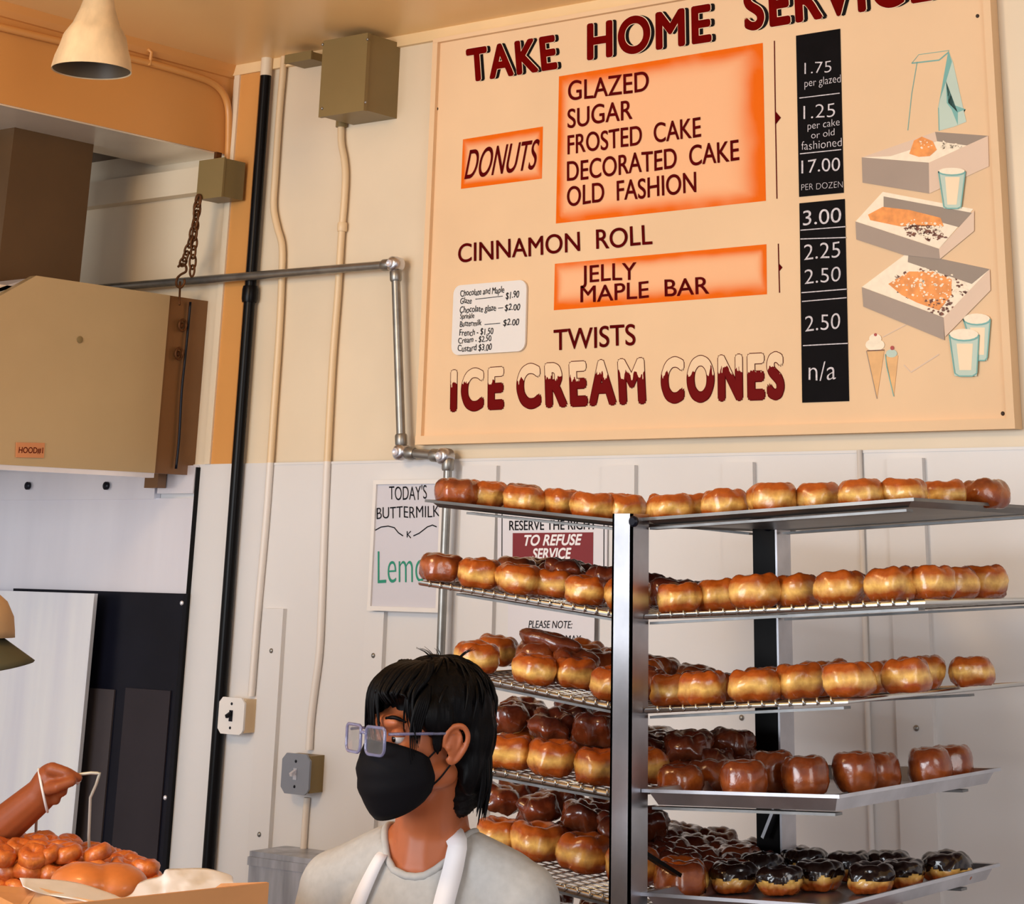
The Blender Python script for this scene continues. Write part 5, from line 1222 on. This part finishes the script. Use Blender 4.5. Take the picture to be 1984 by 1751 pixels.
# ------------------------------------------------------------------ cardboard box lined with paper, on a counter
DB = 2.75
zt = WD(515, 1709, DB).z
c = WD(519, 1708, DB); v3 = (c-CAM); v3.z = 0; v3.normalize(); r3 = Vector((v3.y, -v3.x, 0))
ang = .10; xA = (r3*math.cos(ang)-v3*math.sin(ang)); 
BR_ = WD(519, 1709, DB); BL_ = WD(330, 1748, DB-.10); xA = (BR_-BL_); xA.z = 0; xA.normalize(); yA = Vector((-xA.y, xA.x, 0))
t = thing('cardboard_box', 'open brown cardboard box lined with white paper in the lower left foreground', 'box', tuple(Vector((BR_.x, BR_.y, zt-.14))-xA*.22+yA*.15))
OB = Vector((BR_.x, BR_.y, zt)); H_ = .16; WB_, DBX = .50, .30
def Q(u, v_, z=0): return OB-xA*u+yA*v_+Vector((0, 0, z))
def wall(p, q, nm, th=.006):
    bm = B(); n = Vector((0, 0, 1)).cross((q-p).normalized()); obox(bm, (p+q)/2-Vector((0, 0, H_/2)), (q-p).normalized(), n, Vector((0, 0, 1)), (q-p).length/2, th/2, H_/2); bev(bm, .001); return obj(nm, bm, M_CARD, t)
wall(Q(0, 0), Q(WB_, 0), 'front_wall'); P_s = WD(432, 1712, DB+.05); wall(Q(WB_, 0, -.02), Q(WB_, DBX, -.10), 'side_wall'); wall(Q(.03, DBX, -.10), Q(WB_, DBX, -.10), 'back_wall')
bm = B(); q_ = Q(.03, DBX, -.12); prism(bm, [OB, P_s, q_, Vector((q_.x, q_.y, zt-H_)), OB-Vector((0, 0, H_))], yA*.005); obj('side_wall', bm, M_CARD, t)
bm = B(); obox(bm, Q(WB_/2, DBX/2, -H_+.004), xA, yA, Vector((0, 0, 1)), WB_/2, DBX/2, .004); obj('bottom', bm, M_CARD, t)
# front flap folded inwards on the left, pale inside
M_CARD2 = mat('pale_cardboard_inside', rgb(240, 198, 156), .75, var=.04, scale=12)
bm = B(); prism(bm, [WD(-40, 1711, DB+.12), WD(75, 1722, DB+.14), WD(50, 1756, DB+.0), WD(40, 1790, DB-.04), WD(-60, 1790, DB-.04)], (0, 0, -.004)); obj('flap', bm, M_CARD, t)
bm = B(); prism(bm, [WD(75, 1719, DB+.145), WD(215, 1751, DB+.13), WD(330, 1764, DB+.02), WD(300, 1800, DB-.06), WD(40, 1800, DB-.03), WD(50, 1754, DB+.02)], (0, 0, -.004)); obj('flap', bm, M_CARD2, t, label='pale inner flap')
# crumpled paper lining
bm = B(); NU_, NV_ = 46, 14; g = []
topl = [(38, 1700), (110, 1704), (160, 1712), (215, 1730), (236, 1738), (256, 1730), (272, 1708), (312, 1696), (322, 1684), (350, 1682), (400, 1682), (445, 1694), (452, 1704)]
botl = [(45, 1716), (80, 1730), (150, 1742), (210, 1756), (240, 1760), (262, 1758), (290, 1752), (312, 1748), (330, 1742), (370, 1738), (410, 1730), (440, 1716), (452, 1710)]
TP = catmull([Vector((a, b, 0)) for a, b in topl], 4); BP = catmull([Vector((a, b, 0)) for a, b in botl], 4)
for i, (a_, b_) in enumerate(zip(TP, BP)):
    col_ = []
    for j in range(NV_+1):
        s = j/NV_; p = a_.lerp(b_, s); q = WD(p.x, p.y, DB+.30-.22*s + .03*noise.noise(Vector((p.x*.035+s, p.y*.05, 1)))+.02*abs(noise.noise(Vector((p.x*.09, s*4, 4)))))
        col_.append(bm.verts.new(q))
    g.append(col_)
for a_, b_ in zip(g, g[1:]):
    for j in range(NV_): bm.faces.new((a_[j], a_[j+1], b_[j+1], b_[j]))
o = obj('paper_lining', bm, M_WAXP, t, True); md = o.modifiers.new('thick', 'SOLIDIFY'); md.thickness = .0008
# one big smooth glazed bun in front of the heap
c = WD(222, 1700, DB+.40)
bm = B(); ell(bm, c+Vector((0, 0, -.012)), .062, .05, .034); ell(bm, c-R2*.05+Vector((0, 0, -.006)), .06, .045, .030)
M_BUN = mat('smooth_orange_glaze', rgb(206, 116, 52), .4, var=.1, scale=30, coat=.3)
o = obj('glazed_bun', remesh(bm, .005, 6), M_BUN, None, True); tag(o, 'large smooth orange glazed bun resting in the paper lined box', 'bun')
# counter the box stands on
t = thing('counter', 'steel topped counter under the cardboard box', 'counter', tuple(Q(.35, .15, -zt)))
bm = B(); obox(bm, Q(.32, .17, -H_-.022), xA, yA, Vector((0, 0, 1)), .36, .22, .02); bev(bm, .004); obj('counter_top', bm, M_STEEL, t, 40)
zc = zt-H_-.042
bm = B(); cc = Q(.32, .17, 0); cc.z = zc/2; obox(bm, cc, xA, yA, Vector((0, 0, 1)), .34, .20, zc/2); obj('cabinet', bm, M_LOW, t)
